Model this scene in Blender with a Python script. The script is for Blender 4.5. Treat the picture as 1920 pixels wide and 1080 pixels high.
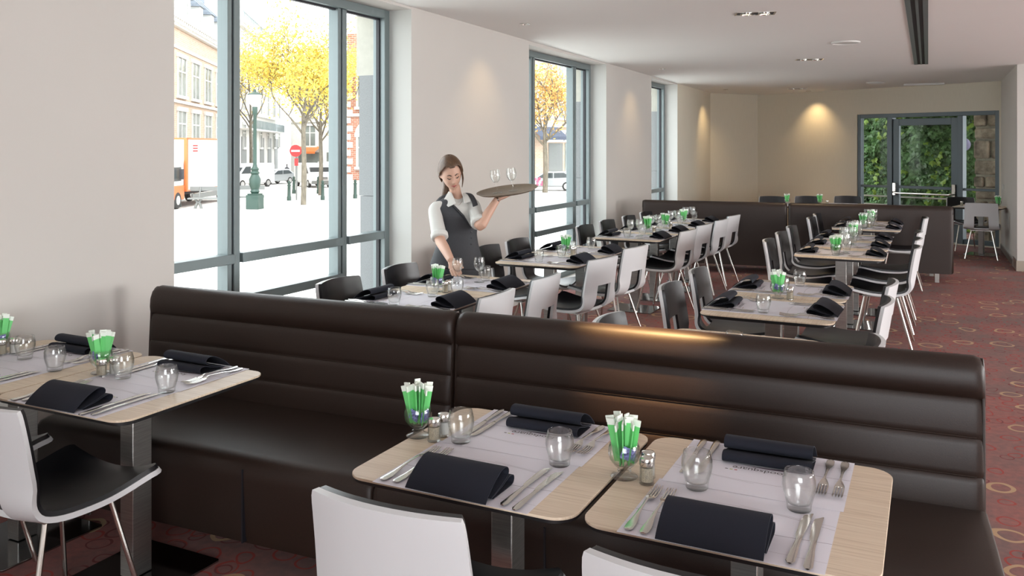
import bpy, bmesh, math, random
from math import sin, cos, pi, radians as R, sqrt, atan2
from mathutils import Vector, Matrix, noise
random.seed(7)
SC = bpy.context.scene
for o in list(bpy.data.objects): bpy.data.objects.remove(o)
COL = SC.collection

# ------------------------------------------------------------------ camera, light, exposure
TH = R(26); CAMH = 1.68; FPX = 1600.0; HOR = 275.0
cam = bpy.data.cameras.new('camera'); camo = bpy.data.objects.new('camera', cam); COL.objects.link(camo)
camo.location = (0, 0, CAMH); camo.rotation_euler = (pi/2, 0, TH)
cam.sensor_width = 36; cam.lens = FPX/1920*36; cam.shift_y = -(540-HOR)/1920; cam.clip_end = 600; cam.clip_start = .05
SC.camera = camo
SC.view_settings.view_transform = 'Standard'; SC.view_settings.look = 'None'
SC.view_settings.exposure = 1.33; SC.view_settings.gamma = 1; SC.view_settings.use_curve_mapping = False
SC.cycles.use_denoising = True
SC.cycles.max_bounces = 10; SC.cycles.transparent_max_bounces = 24; SC.cycles.transmission_bounces = 10
SC.cycles.caustics_reflective = False; SC.cycles.caustics_refractive = False
SC.cycles.sample_clamp_indirect = 4
w = bpy.data.worlds.new('sky'); SC.world = w; w.use_nodes = True
w.node_tree.nodes['Background'].inputs[0].default_value = (.93, .965, 1, 1)
w.node_tree.nodes['Background'].inputs[1].default_value = 2.3
def light(kind, name, loc, power, color=(1, 1, 1), rot=(0, 0, 0), **k):
    l = bpy.data.lights.new(name, kind); l.energy = power; l.color = color
    for a, v in k.items(): setattr(l, a, v)
    o = bpy.data.objects.new(name, l); COL.objects.link(o); o.location = loc; o.rotation_euler = rot; return o
# soft sun on the square outside
light('SUN', 'sun', (0, 0, 30), .9, (1, .96, .88), (R(38), R(20), 0), angle=R(3))
# added area lamps in invented right and rear wall openings (out of frame)
light('AREA', 'added_light_right', (7.35, 4.3, 1.55), 165, (1, .985, .97), (0, R(90), 0), shape='RECTANGLE', size=1.5, size_y=3.4)
light('AREA', 'added_fill_far_right', (7.35, 10.3, 1.6), 105, (1, .985, .97), (0, R(90), 0), shape='RECTANGLE', size=1.5, size_y=3.0)
light('AREA', 'added_fill_rear', (1.5, -3.4, 1.7), 68, (.93, .96, 1), (R(100), 0, 0), shape='RECTANGLE', size=3.4, size_y=1.9)

def cw(r, d): return (r*cos(TH)-d*sin(TH), r*sin(TH)+d*cos(TH))
def P(px, py, z):
    d = (CAMH-z)*FPX/(py-HOR); x, y = cw((px-960)*d/FPX, d); return Vector((x, y, z))
def PD(px, py, d):
    x, y = cw((px-960)*d/FPX, d); return Vector((x, y, CAMH-(py-HOR)*d/FPX))
def ceil_z(y): return 2.88-.0095*(y-4) if y > 4 else 2.88

# ------------------------------------------------------------------ object helpers
def tag(o, label=None, cat=None, group=None, kind=None):
    if label: o['label'] = label
    if cat: o['category'] = cat
    if group: o['group'] = group
    if kind: o['kind'] = kind
    return o
def empty(name, loc=(0, 0, 0), rz=0, label=None, cat=None, group=None, kind=None, rot=None):
    o = bpy.data.objects.new(name, None); COL.objects.link(o); o.empty_display_size = .1
    o.location = loc; o.rotation_euler = rot or (0, 0, rz); return tag(o, label, cat, group, kind)
def kids(o): return [c for c in bpy.data.objects if c.parent == o]
KC = {}
def copy_tree(o, label=None, loc=None, rz=None, group=None):
    if o.name not in KC: KC[o.name] = [(c, list(c.children)) for c in o.children]
    n = o.copy(); COL.objects.link(n)
    for c, gs in KC[o.name]:
        m = c.copy(); COL.objects.link(m); m.parent = n
        for g in gs: q = g.copy(); COL.objects.link(q); q.parent = m
    if loc is not None: n.location = loc
    if rz is not None: n.rotation_euler = (0, 0, rz)
    if label: n['label'] = label
    if group: n['group'] = group
    return n
class MB:
    def __init__(s): s.v = []; s.f = []; s.m = []
    def add(s, vs, fs, mi=0, M=None):
        b = len(s.v); s.v += [tuple(M @ Vector(p)) if M else tuple(p) for p in vs]
        s.f += [tuple(b+i for i in f) for f in fs]; s.m += [mi]*len(fs); return s
    def box(s, x0, x1, y0, y1, z0, z1, mi=0, M=None):
        vs = [(x, y, z) for x in (x0, x1) for y in (y0, y1) for z in (z0, z1)]
        return s.add(vs, [(0, 1, 3, 2), (4, 6, 7, 5), (0, 4, 5, 1), (2, 3, 7, 6), (0, 2, 6, 4), (1, 5, 7, 3)], mi, M)
    def tube(s, pts, rad, n=10, mi=0, M=None, cap=True, sq=1.0):
        pts = [Vector(p) for p in pts]; k = len(pts)
        if not hasattr(rad, '__len__'): rad = [rad]*k
        vs = []; up = None
        for i, p in enumerate(pts):
            t = (pts[min(i+1, k-1)]-pts[max(i-1, 0)]).normalized()
            if up is None: up = Vector((0, 0, 1)) if abs(t.z) < .9 else Vector((0, 1, 0))
            a = t.cross(up).normalized(); b = a.cross(t).normalized(); up = b
            for j in range(n):
                q = 2*pi*j/n; vs.append(p+a*cos(q)*rad[i]+b*sin(q)*rad[i]*sq)
        fs = [(i*n+j, i*n+(j+1) % n, (i+1)*n+(j+1) % n, (i+1)*n+j) for i in range(k-1) for j in range(n)]
        if cap: fs += [tuple(range(n))[::-1], tuple((k-1)*n+j for j in range(n))]
        return s.add(vs, fs, mi, M)
    def lathe(s, prof, n=20, mi=0, M=None, closed=False):
        k = len(prof); vs = [(r*cos(2*pi*j/n), r*sin(2*pi*j/n), z) for r, z in prof for j in range(n)]
        fs = [(i*n+j, i*n+(j+1) % n, (i+1)*n+(j+1) % n, (i+1)*n+j) for i in range(k-1) for j in range(n)]
        if closed: fs += [((k-1)*n+j, (k-1)*n+(j+1) % n, (j+1) % n, j) for j in range(n)]
        else:
            if prof[0][0] > 1e-5: fs.append(tuple(range(n))[::-1])
            if prof[-1][0] > 1e-5: fs.append(tuple((k-1)*n+j for j in range(n)))
        return s.add(vs, fs, mi, M)
    def prism(s, poly, z0, z1, mi=0, M=None, mtop=None):
        n = len(poly); vs = [(x, y, z0) for x, y in poly]+[(x, y, z1) for x, y in poly]
        s.add(vs, [tuple(range(n))[::-1]]+[(i, (i+1) % n, n+(i+1) % n, n+i) for i in range(n)], mi, M)
        b = len(s.v)-2*n
        s.f.append(tuple(b+n+i for i in range(n))); s.m.append(mi if mtop is None else mtop); return s
    def loft(s, rings, mi=0, M=None, cap=True):
        n = len(rings[0]); k = len(rings); vs = [p for r in rings for p in r]
        fs = [(i*n+j, i*n+(j+1) % n, (i+1)*n+(j+1) % n, (i+1)*n+j) for i in range(k-1) for j in range(n)]
        if cap: fs += [tuple(range(n))[::-1], tuple((k-1)*n+j for j in range(n))]
        return s.add(vs, fs, mi, M)
    def shell(s, G, mask, o0, o1, mi=0, M=None, wrap=False):
        """grid G[i][j] of points -> closed sheet between normal offsets o0 and o1, only where mask(i,j)"""
        a = len(G); b = len(G[0]); N = []
        for i in range(a):
            row = []
            for j in range(b):
                du = Vector(G[min(i+1, a-1)][j])-Vector(G[max(i-1, 0)][j])
                if wrap: dv = Vector(G[i][(j+1) % b])-Vector(G[i][(j-1) % b])
                else: dv = Vector(G[i][min(j+1, b-1)])-Vector(G[i][max(j-1, 0)])
                row.append(du.cross(dv).normalized())
            N.append(row)
        vs = [Vector(G[i][j])+N[i][j]*o for o in (o0, o1) for i in range(a) for j in range(b)]
        h = a*b; bb = b if wrap else b-1; on = lambda i, j: 0 <= i < a-1 and (wrap or 0 <= j < b-1) and mask(i, j % b)
        fs = []
        for i in range(a-1):
            for j in range(bb):
                if not mask(i, j): continue
                q = [i*b+j, i*b+(j+1) % b, (i+1)*b+(j+1) % b, (i+1)*b+j]
                fs.append(tuple(x+h for x in q[::-1])); fs.append(tuple(q))
                for e, (di, dj) in ((0, (-1, 0)), (1, (0, 1)), (2, (1, 0)), (3, (0, -1))):
                    if not on(i+di, j+dj):
                        p, r = q[e], q[(e+1) % 4]; fs.append((p, r, r+h, p+h)[::-1])
        used = sorted({i for f in fs for i in f}); mp = {u: k for k, u in enumerate(used)}
        return s.add([vs[u] for u in used], [tuple(mp[i] for i in f) for f in fs], mi, M)
    def mesh(s, name, mats, smooth=35):
        me = bpy.data.meshes.new(name); me.from_pydata(s.v, [], s.f)
        for m in (mats if isinstance(mats, (list, tuple)) else [mats]): me.materials.append(m)
        me.polygons.foreach_set('material_index', s.m)
        bm = bmesh.new(); bm.from_mesh(me); bmesh.ops.recalc_face_normals(bm, faces=bm.faces); bm.to_mesh(me); bm.free()
        if smooth:
            me.shade_smooth()
            if smooth < 180: me.set_sharp_from_angle(angle=R(smooth))
        return me
    def build(s, name, mats, parent=None, loc=None, rot=None, smooth=35, bevel=0, seg=2, sub=0, remesh=0, **t):
        o = bpy.data.objects.new(name, s.mesh(name, mats, smooth)); COL.objects.link(o)
        if parent: o.parent = parent
        if loc is not None: o.location = loc
        if rot is not None: o.rotation_euler = rot
        if remesh: q = o.modifiers.new('r', 'REMESH'); q.mode = 'VOXEL'; q.voxel_size = remesh; q.use_smooth_shade = True; q = o.modifiers.new('s', 'SMOOTH'); q.iterations = 3
        if bevel: q = o.modifiers.new('b', 'BEVEL'); q.width = bevel; q.segments = seg; q.limit_method = 'ANGLE'; q.angle_limit = R(40)
        if sub: q = o.modifiers.new('s', 'SUBSURF'); q.levels = sub; q.render_levels = sub
        return tag(o, **t)
def boxo(name, m, b, parent=None, bevel=0, **t): return MB().box(*b).build(name, m, parent, bevel=bevel, smooth=30, **t)
def spline(pts, n):
    out = []; pts = [Vector(p) for p in pts]; k = len(pts)
    for i in range(k-1):
        p0, p1, p2, p3 = pts[max(i-1, 0)], pts[i], pts[i+1], pts[min(i+2, k-1)]
        for j in range(n):
            t = j/n; out.append(.5*((2*p1)+(p2-p0)*t+(2*p0-5*p1+4*p2-p3)*t*t+(3*p1-p0-3*p2+p3)*t**3))
    out.append(pts[-1]); return out
def rrect(w, h, r, n=6, cx=0, cy=0):
    out = []
    for sx, sy, a in ((1, -1, -90), (1, 1, 0), (-1, 1, 90), (-1, -1, 180)):
        for i in range(n+1):
            q = R(a+90*i/n); out.append((cx+sx*(w/2-r)+r*cos(q), cy+sy*(h/2-r)+r*sin(q)))
    return out

# ------------------------------------------------------------------ materials
MATS = {}
class NT:
    def __init__(s, nt): s.t = nt
    def n(s, typ, **k):
        x = s.t.nodes.new(typ); ins = k.pop('i', {})
        for a, v in k.items(): setattr(x, a, v)
        for a, v in ins.items():
            if isinstance(v, bpy.types.NodeSocket): s.t.links.new(v, x.inputs[a])
            else: x.inputs[a].default_value = v
        return x
    def math(s, op, a, b=0.0, c=0.0):
        return s.n('ShaderNodeMath', operation=op, i={0: a, 1: b, 2: c}).outputs[0]
    def mix(s, f, a, b):
        x = s.n('ShaderNodeMix', data_type='RGBA'); 
        for k, v in ((0, f), (6, a), (7, b)):
            if isinstance(v, bpy.types.NodeSocket): s.t.links.new(v, x.inputs[k])
            else: x.inputs[k].default_value = v if k == 0 else (*v[:3], 1)
        return x.outputs[2]
    def ramp(s, f, stops):
        x = s.n('ShaderNodeValToRGB', i={0: f}); e = x.color_ramp.elements
        while len(e) < len(stops): e.new(.5)
        for q, (p, c) in zip(e, stops): q.position = p; q.color = (*c, 1) if len(c) == 3 else c
        return x.outputs[0]
def mat(name, col=(.5, .5, .5), rough=.5, metal=0, **k):
    m = bpy.data.materials.new(name); m.use_nodes = True; b = m.node_tree.nodes['Principled BSDF']
    b.inputs['Base Color'].default_value = (*col, 1); b.inputs['Roughness'].default_value = rough; b.inputs['Metallic'].default_value = metal
    for a, v in k.items(): b.inputs[a.replace('_', ' ')].default_value = v
    MATS[name] = m; return m
def nz(m, scale=(1, 1, 1), ns=10, detail=4, amt=.15, bump=0, bdist=.01, coord='Object', rough=0):
    """noise variation of the base colour (and bump) of a principled material"""
    t = NT(m.node_tree); b = m.node_tree.nodes['Principled BSDF']; c = tuple(b.inputs['Base Color'].default_value)[:3]
    tc = t.n('ShaderNodeTexCoord'); mp = t.n('ShaderNodeMapping', i={0: tc.outputs[coord], 'Scale': scale})
    no = t.n('ShaderNodeTexNoise', i={'Vector': mp.outputs[0], 'Scale': ns, 'Detail': detail})
    r = t.ramp(no.outputs[0], [(.3, tuple(x*(1-amt) for x in c)), (.7, tuple(min(1, x*(1+amt)) for x in c))])
    m.node_tree.links.new(r, b.inputs['Base Color'])
    if bump:
        bp = t.n('ShaderNodeBump', i={'Height': no.outputs[0], 'Strength': bump, 'Distance': bdist}); m.node_tree.links.new(bp.outputs[0], b.inputs['Normal'])
    return m
M_wall = nz(mat('wall_paint', (.545, .522, .49), .75), ns=1.5, amt=.015)
M_wallB = nz(mat('wall_paper_beige', (.66, .615, .51), .8), (60, 60, 2), ns=3, amt=.03)
M_reveal = mat('reveal_paint', (.58, .59, .565), .7)
M_ceil = nz(mat('ceiling_paint', (.87, .87, .85), .8), ns=.6, amt=.012)
M_frame = mat('window_alu', (.18, .22, .225), .38, .25)
M_gasket = mat('gasket', (.01, .01, .015), .5)
M_doorf = mat('door_alu', (.105, .135, .15), .4, .2)
M_lea = nz(mat('leather_brown', (.021, .0115, .008), .47, Specular_IOR_Level=.42), ns=260, detail=2, amt=.2, bump=.10, bdist=.002)
M_leaS = mat('leather_stitch', (.05, .035, .028), .6)
M_white = mat('chair_white', (.62, .63, .64), .38)
M_black = mat('chair_black', (.0085, .0085, .0105), .33)
M_chrome = mat('chrome', (.72, .70, .66), .18, 1)
M_steel = nz(mat('brushed_steel', (.38, .37, .35), .34, 1), (1, 1, 30), ns=12, amt=.15)
M_cut = mat('cutlery_steel', (.66, .64, .60), .2, 1)
M_plate = mat('base_plate_steel', (.30, .31, .32), .12, 1)
M_edge = mat('table_edge', (.008, .008, .009), .4)
M_nap = nz(mat('navy_napkin', (.0065, .0085, .0175), .9), ns=900, amt=.2, bump=.15, bdist=.001)
M_mat = nz(mat('paper_mat', (.73, .72, .785), .6), ns=8, amt=.012)
M_ink = mat('ink_grey', (.10, .095, .10), .7); M_inkL = mat('ink_light', (.42, .40, .43), .7); M_inkP = mat('ink_plum', (.16, .10, .15), .7)
M_red = mat('red', (.42, .02, .02), .6); M_green = mat('sachet_green', (.15, .58, .18), .5); M_olive = mat('olive', (.45, .5, .1), .6)
M_sw = mat('sachet_white', (.78, .84, .76), .5); M_blue = nz(mat('sachet_blue', (.22, .24, .60), .5), ns=160, amt=.8)
M_salt = mat('salt', (.85, .84, .80), .8); M_pep = nz(mat('pepper', (.62, .55, .42), .9), ns=400, amt=.3)
M_skin = mat('skin', (.56, .34, .25), .5, Subsurface_Weight=.08); M_skin.node_tree.nodes['Principled BSDF'].inputs['Subsurface Radius'].default_value = (.02, .008, .004)
M_hair = nz(mat('hair', (.085, .045, .022), .42), (30, 30, 3), ns=8, amt=.5)
M_shirt = mat('shirt', (.60, .60, .57), .8); M_vest = nz(mat('vest', (.035, .037, .042), .75), (40, 40, 2), ns=20, amt=.2)
M_lip = mat('lips', (.42, .12, .11), .4); M_dark = mat('dark_hair_line', (.02, .012, .01), .6)
M_tray = nz(mat('tray', (.20, .155, .11), .45), ns=30, amt=.1)
M_pil = mat('kick_plate', (.38, .33, .27), .3, .8)
M_tfan = mat('speaker_white', (.62, .62, .60), .5)
def emis(name, c, s):
    m = bpy.data.materials.new(name); m.use_nodes = True; n = m.node_tree.nodes; n.clear()
    e = n.new('ShaderNodeEmission'); e.inputs[0].default_value = (*c, 1); e.inputs[1].default_value = s
    o = n.new('ShaderNodeOutputMaterial'); m.node_tree.links.new(e.outputs[0], o.inputs[0]); return m
M_bulb = emis('bulb', (1, .72, .38), 4)
def glassmat(name, col, mixf):
    m = bpy.data.materials.new(name); m.use_nodes = True; nt = m.node_tree; nt.nodes.clear(); t = NT(nt)
    g = t.n('ShaderNodeBsdfGlass', i={'Color': (*col, 1), 'Roughness': 0.0, 'IOR': 1.45}); tr = t.n('ShaderNodeBsdfTransparent', i={'Color': (*col, 1)})
    mx = t.n('ShaderNodeMixShader', i={0: mixf, 1: g.outputs[0], 2: tr.outputs[0]}); o = t.n('ShaderNodeOutputMaterial', i={0: mx.outputs[0]}); return m
def thin_glass(name):
    m = bpy.data.materials.new(name); m.use_nodes = True; nt = m.node_tree; nt.nodes.clear(); t = NT(nt)
    lw = t.n('ShaderNodeLayerWeight', i={0: .5}); f3 = t.math('POWER', lw.outputs['Facing'], 5.0)
    tr = t.n('ShaderNodeBsdfTransparent', i={'Color': t.mix(f3, (.997, 1, .997), (.66, .71, .68))})
    f5 = t.math('MULTIPLY_ADD', t.math('POWER', lw.outputs['Facing'], 4.5), .85, .05); gl = t.n('ShaderNodeBsdfGlossy', i={'Roughness': .02})
    m1 = t.n('ShaderNodeMixShader', i={0: f5, 1: tr.outputs[0], 2: gl.outputs[0]})
    g = t.n('ShaderNodeBsdfGlass', i={'Color': (.98, 1, .985, 1), 'Roughness': 0.0, 'IOR': 1.2})
    mx = t.n('ShaderNodeMixShader', i={0: .18, 1: m1.outputs[0], 2: g.outputs[0]}); t.n('ShaderNodeOutputMaterial', i={0: mx.outputs[0]}); return m
M_glass = thin_glass('drinking_glass')
def panemat(name, tint, refl=.75):
    m = bpy.data.materials.new(name); m.use_nodes = True; nt = m.node_tree; nt.nodes.clear(); t = NT(nt)
    lw = t.n('ShaderNodeLayerWeight', i={0: .5}); f = t.math('MULTIPLY', t.math('MULTIPLY_ADD', t.math('POWER', lw.outputs['Facing'], 5.0), .9, .04), refl)
    g = t.n('ShaderNodeBsdfGlossy', i={'Roughness': .0}); tr = t.n('ShaderNodeBsdfTransparent', i={'Color': (*tint, 1)})
    mx = t.n('ShaderNodeMixShader', i={0: f, 1: tr.outputs[0], 2: g.outputs[0]}); t.n('ShaderNodeOutputMaterial', i={0: mx.outputs[0]}); return m
M_pane = panemat('window_glass', (.97, .985, .98), .5); M_paneD = panemat('door_glass', (.93, .95, .94), .12)
# light oak laminate, fine grain along local x
m = mat('oak_laminate', (.62, .47, .32), .42); t = NT(m.node_tree); bs = m.node_tree.nodes['Principled BSDF']
tc = t.n('ShaderNodeTexCoord'); mp = t.n('ShaderNodeMapping', i={0: tc.outputs['Object'], 'Scale': (2.2, 95, 1)})
no = t.n('ShaderNodeTexNoise', i={'Vector': mp.outputs[0], 'Scale': 2.2, 'Detail': 5}); c = t.ramp(no.outputs[0], [(.3, (.57, .45, .325)), (.5, (.69, .565, .425)), (.75, (.74, .63, .49))])
m.node_tree.links.new(c, bs.inputs['Base Color']); M_oak = m
# carpet: mottled reds and browns with pale rings in loose pairs and fainter red rings
m = mat('carpet', (.1, .03, .03), .95); t = NT(m.node_tree); bs = m.node_tree.nodes['Principled BSDF']
tc = t.n('ShaderNodeTexCoord')
n1 = t.n('ShaderNodeTexNoise', i={'Vector': tc.outputs['Object'], 'Scale': 1.3, 'Detail': 3})
n2 = t.n('ShaderNodeTexNoise', i={'Vector': tc.outputs['Object'], 'Scale': 26, 'Detail': 4})
base = t.mix(n2.outputs[0], (.11, .082, .077), (.245, .125, .112))
red = t.mix(t.ramp(n1.outputs[0], [(.4, (0, 0, 0)), (.62, (1, 1, 1))]), base, t.mix(n2.outputs[0], (.13, .075, .070), (.38, .12, .10)))
wob = t.n('ShaderNodeTexNoise', i={'Vector': tc.outputs['Object'], 'Scale': 5, 'Detail': 1})
vv = t.n('ShaderNodeVectorMath', operation='MULTIPLY_ADD', i={0: wob.outputs['Color'], 1: (.09, .09, 0), 2: tc.outputs['Object']}).outputs[0]
def rings(scale, off, rad, vary, wid, dens):
    mp = t.n('ShaderNodeMapping', i={0: vv, 'Location': (off, off*.7, 0)})
    fl = t.n('ShaderNodeVectorMath', operation='MULTIPLY', i={0: mp.outputs[0], 1: (1, 1, 0)}).outputs[0]
    v = t.n('ShaderNodeTexVoronoi', voronoi_dimensions='2D', i={'Vector': fl, 'Scale': scale, 'Randomness': .75})
    sp = t.n('ShaderNodeSeparateColor', i={0: v.outputs['Color']})
    rr = t.math('MULTIPLY_ADD', sp.outputs[1], vary*scale, rad*scale)
    dd = t.math('ABSOLUTE', t.math('SUBTRACT', v.outputs['Distance'], rr))
    return t.math('MULTIPLY', t.math('LESS_THAN', dd, wid*scale), t.math('LESS_THAN', sp.outputs[0], dens))
c = t.mix(rings(7, 3.1, .035, .015, .005, .6), red, (.30, .045, .035))
c = t.mix(rings(6.2, 8.3, .03, .02, .004, .4), c, (.16, .035, .035))
c = t.mix(rings(3.3, 0,   .052, .03, .0105, .36), c, (.42, .27, .155))
c = t.mix(rings(3.3, 11.3, .045, .02, .0085, .15), c, (.40, .26, .15))
m.node_tree.links.new(c, bs.inputs['Base Color'])
bp = t.n('ShaderNodeBump', i={'Height': t.n('ShaderNodeTexNoise', i={'Vector': tc.outputs['Object'], 'Scale': 350}).outputs[0], 'Strength': .4, 'Distance': .004}); m.node_tree.links.new(bp.outputs[0], bs.inputs['Normal'])
M_carpet = m
# outdoors
M_gran = nz(mat('granite', (.21, .22, .225), .8), ns=150, detail=6, amt=.2)
M_plas = nz(mat('render_cream', (.42, .41, .36), .9), ns=20, amt=.05)
def brick(name, c1, c2, mort, sc=1.0, wd=.45, ht=.14, coord='Object', ms=.02):
    m = mat(name, c1, .9); t = NT(m.node_tree); tc = t.n('ShaderNodeTexCoord')
    s = t.n('ShaderNodeSeparateXYZ', i={0: tc.outputs[coord]}); u = t.math('ADD', s.outputs[0], s.outputs[1])
    cb = t.n('ShaderNodeCombineXYZ', i={0: u, 1: s.outputs[2]})
    b = t.n('ShaderNodeTexBrick', i={'Vector': cb.outputs[0], 'Color1': (*c1, 1), 'Color2': (*c2, 1), 'Mortar': (*mort, 1), 'Scale': sc, 'Brick Width': wd, 'Row Height': ht, 'Mortar Size': ms})
    m.node_tree.links.new(b.outputs[0], m.node_tree.nodes['Principled BSDF'].inputs['Base Color']); return m
M_brick = brick('brick_tan', (.40, .27, .185), (.46, .33, .24), (.44, .38, .32))
M_brickR = brick('brick_red', (.33, .11, .07), (.38, .15, .10), (.4, .34, .28), 1)
M_stoneW = nz(mat('white_stone', (.56, .55, .52), .85), ns=4, amt=.06)
M_slate = brick('slate', (.16, .185, .22), (.20, .225, .26), (.12, .14, .17), 1, .6, .35)
M_paneX = nz(mat('far_window_glass', (.17, .19, .175), .15), ns=.5, amt=.4)
M_sq = brick('paving', (.62, .60, .57), (.68, .66, .63), (.45, .43, .4), 1, .5, .25)
t = NT(M_sq.node_tree); bk = [n for n in M_sq.node_tree.nodes if n.type == 'TEX_BRICK'][0]; tc = t.n('ShaderNodeTexCoord'); M_sq.node_tree.links.new(tc.outputs['Object'], bk.inputs['Vector'])
M_leaf = nz(mat('yellow_leaf', (.60, .45, .075), .7, Subsurface_Weight=0), ns=.9, amt=.25)
M_leafO = nz(mat('orange_leaf', (.52, .30, .075), .7), ns=.9, amt=.25)
M_bark = nz(mat('bark', (.13, .112, .085), .9), (1, 1, .3), ns=9, amt=.35)
M_ivy = nz(mat('ivy_leaf', (.075, .17, .055), .42), ns=3.5, amt=.75)
M_ivyY = mat('ivy_leaf_young', (.20, .34, .05), .45)
M_ivyShade = mat('ivy_shade', (.012, .02, .009), .9)  # near-black core colour, shade between the ivy leaves painted in
M_rock = nz(mat('rough_stone', (.36, .31, .245), .9), ns=7, detail=8, amt=.55, bump=.8, bdist=.05)
M_mort = nz(mat('mortar', (.60, .56, .47), .9), ns=20, amt=.15)
M_lampG = mat('green_iron', (.015, .042, .031), .5); M_ped = mat('dark_cloth', (.06, .06, .07), .8)
M_orange = mat('orange_paint', (.55, .13, .03), .4); M_vw = mat('vehicle_white', (.58, .58, .58), .3); M_silver = mat('vehicle_silver', (.33, .345, .355), .3, .3)
M_tyre = mat('tyre', (.02, .02, .02), .8); M_vglass = mat('vehicle_glass', (.05, .06, .065), .1); M_hub = mat('hub', (.6, .6, .6), .3, .8)
M_milk = mat('lamp_glass', (.75, .78, .78), .3); M_pink = mat('pink', (.60, .10, .18), .6); M_grey = mat('mid_grey', (.15, .155, .15), .7)
M_awn = mat('awning_dark', (.05, .06, .09), .8); M_plW = mat('white_plastic', (.75, .75, .73), .4); M_lav = mat('lavender_glass', (.55, .55, .85), .2)
# ================================================================== THE ROOM
WX = -3.92; GX = -4.21
S = 'structure'
def struct(name, mb, m, parent=None, bevel=0, **k): return mb.build(name, m, parent, bevel=bevel, smooth=30, kind=S if parent is None else None, **k)
struct('floor', MB().box(-4.15, 9, -4, 19.5, -.12, 0), M_carpet)
cl = MB()
for (y0, y1) in ((-4, 4), (4, 9), (9, 14), (14, 19.5)):
    a, b = ceil_z(y0), ceil_z(y1)
    cl.add([(-4.5, y0, a), (9, y0, a), (9, y1, b), (-4.5, y1, b), (-4.5, y0, a+.2), (9, y0, a+.2), (9, y1, b+.2), (-4.5, y1, b+.2)],
           [(0, 3, 2, 1), (4, 5, 6, 7), (0, 1, 5, 4), (2, 3, 7, 6), (1, 2, 6, 5), (3, 0, 4, 7)])
struct('ceiling', cl, M_ceil)
wl = MB(); pieces = ((-4, 3.58), (6.10, 8.46), (10.95, 13.05), (14.6, 17.1))
for y0, y1 in pieces:
    wl.box(WX-.32, WX, y0, y1, 0, ceil_z(y1)+.06)
for y0, y1 in ((3.58, 6.10), (8.46, 10.95), (13.05, 14.6)): wl.box(WX-.32, WX, y0, y1, ceil_z(y1)-.02, 3.0); wl.box(WX-.32, WX, y0, y1, -.1, .035)
wl.prism([(WX, 17.1), (-3.17, 18.1), (-3.35, 18.4), (WX-.32, 17.3), (WX-.32, 17.1)][::-1], 0, 2.9)
o = struct('wall_left', wl, [M_wall, M_reveal, M_wallB])
for p in o.data.polygons:
    if abs(p.normal.y) > .9 and p.center.x < WX and p.center.y < 15: p.material_index = 1
    if p.center.y > 14.7: p.material_index = 2
# outer skin of the building: granite piers with cream render over them
for i, (y0, y1) in enumerate(((-3, 3.5), (6.12, 8.44), (10.97, 13.03), (14.62, 17.2))):
    q = MB()
    for k in range(4): q.box(-4.46-(.012 if k % 2 else 0), GX-.02, y0, y1, -1.9+k*1.05+.004*(k > 0), -1.9+(k+1)*1.05)
    q.build('granite_pier', M_gran, kind=S)
    e = MB().box(-4.50, GX-.02, y0, y1, 2.3, 2.86).box(-4.58, GX-.02, y0, y1, 2.86, 2.98).box(-4.66, GX-.02, y0, y1, 2.98, 3.2); e.build('render_band', M_plas, kind=S)
boxo('wall_plinth_outside', M_gran, (-4.48, GX-.03, -3, 17.2, -1.9, -.0), kind=S)

def window(n, y0, y1, mull, jl, tr):
    root = empty('window_%d' % n, (GX, y0, 0), kind=S); L = y1-y0; zt = ceil_z(y1)-.02
    f = MB().box(-.05, .07, 0, .06, .03, zt).box(-.05, .07, L-.07, L, .03, zt).box(-.05, .07, .06, L-.07, zt-.07, zt).box(-.05, .07, .06, L-.07, .03, .10)
    f.build('window_frame', M_frame, root, bevel=.004, smooth=30)
    g = MB().box(-.01, .02, L-.085, L-.07, .1, zt-.07).box(-.01, .02, .06, L-.07, zt-.085, zt-.07); g.build('gasket', M_gasket, root)
    for m0 in mull:
        q = MB().box(-.06, .045, m0-y0-.028, m0-y0+.028, .1, zt-.07).build('mullion', M_frame, root, bevel=.004, smooth=30)
        MB().box(-.03, .03, m0-y0-.043, m0-y0-.028, .1, zt-.07).build('gasket', M_gasket, q)
        MB().box(-.05, .045, m0-y0-.085, m0-y0-.048, .1, zt-.07).build('sash_stile', M_frame, q, bevel=.003, smooth=30)
    E = [y0]+list(mull)+[y1]
    for k in range(len(E)-1):
        a, b = E[k]-y0+(.035 if k else .06), E[k+1]-y0-(.035 if k < len(E)-2 else .07)
        MB().box(-.03, .065, a, b, .90, .965).build('transom', M_frame, root, bevel=.004, smooth=30)
        if k in tr: MB().box(-.03, .065, a, b, .615, .68).build('transom', M_frame, root, bevel=.004, smooth=30)
        MB().box(-.006, .0, a, b, .1, zt-.07).build('pane', M_pane, root)
window(1, 3.60, 6.10, (4.335, 5.51), 0, (1,))
window(2, 8.48, 10.94, (9.13, 10.44), 0, (1,))
window(3, 13.07, 14.59, (13.7,), 0, ())

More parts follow.
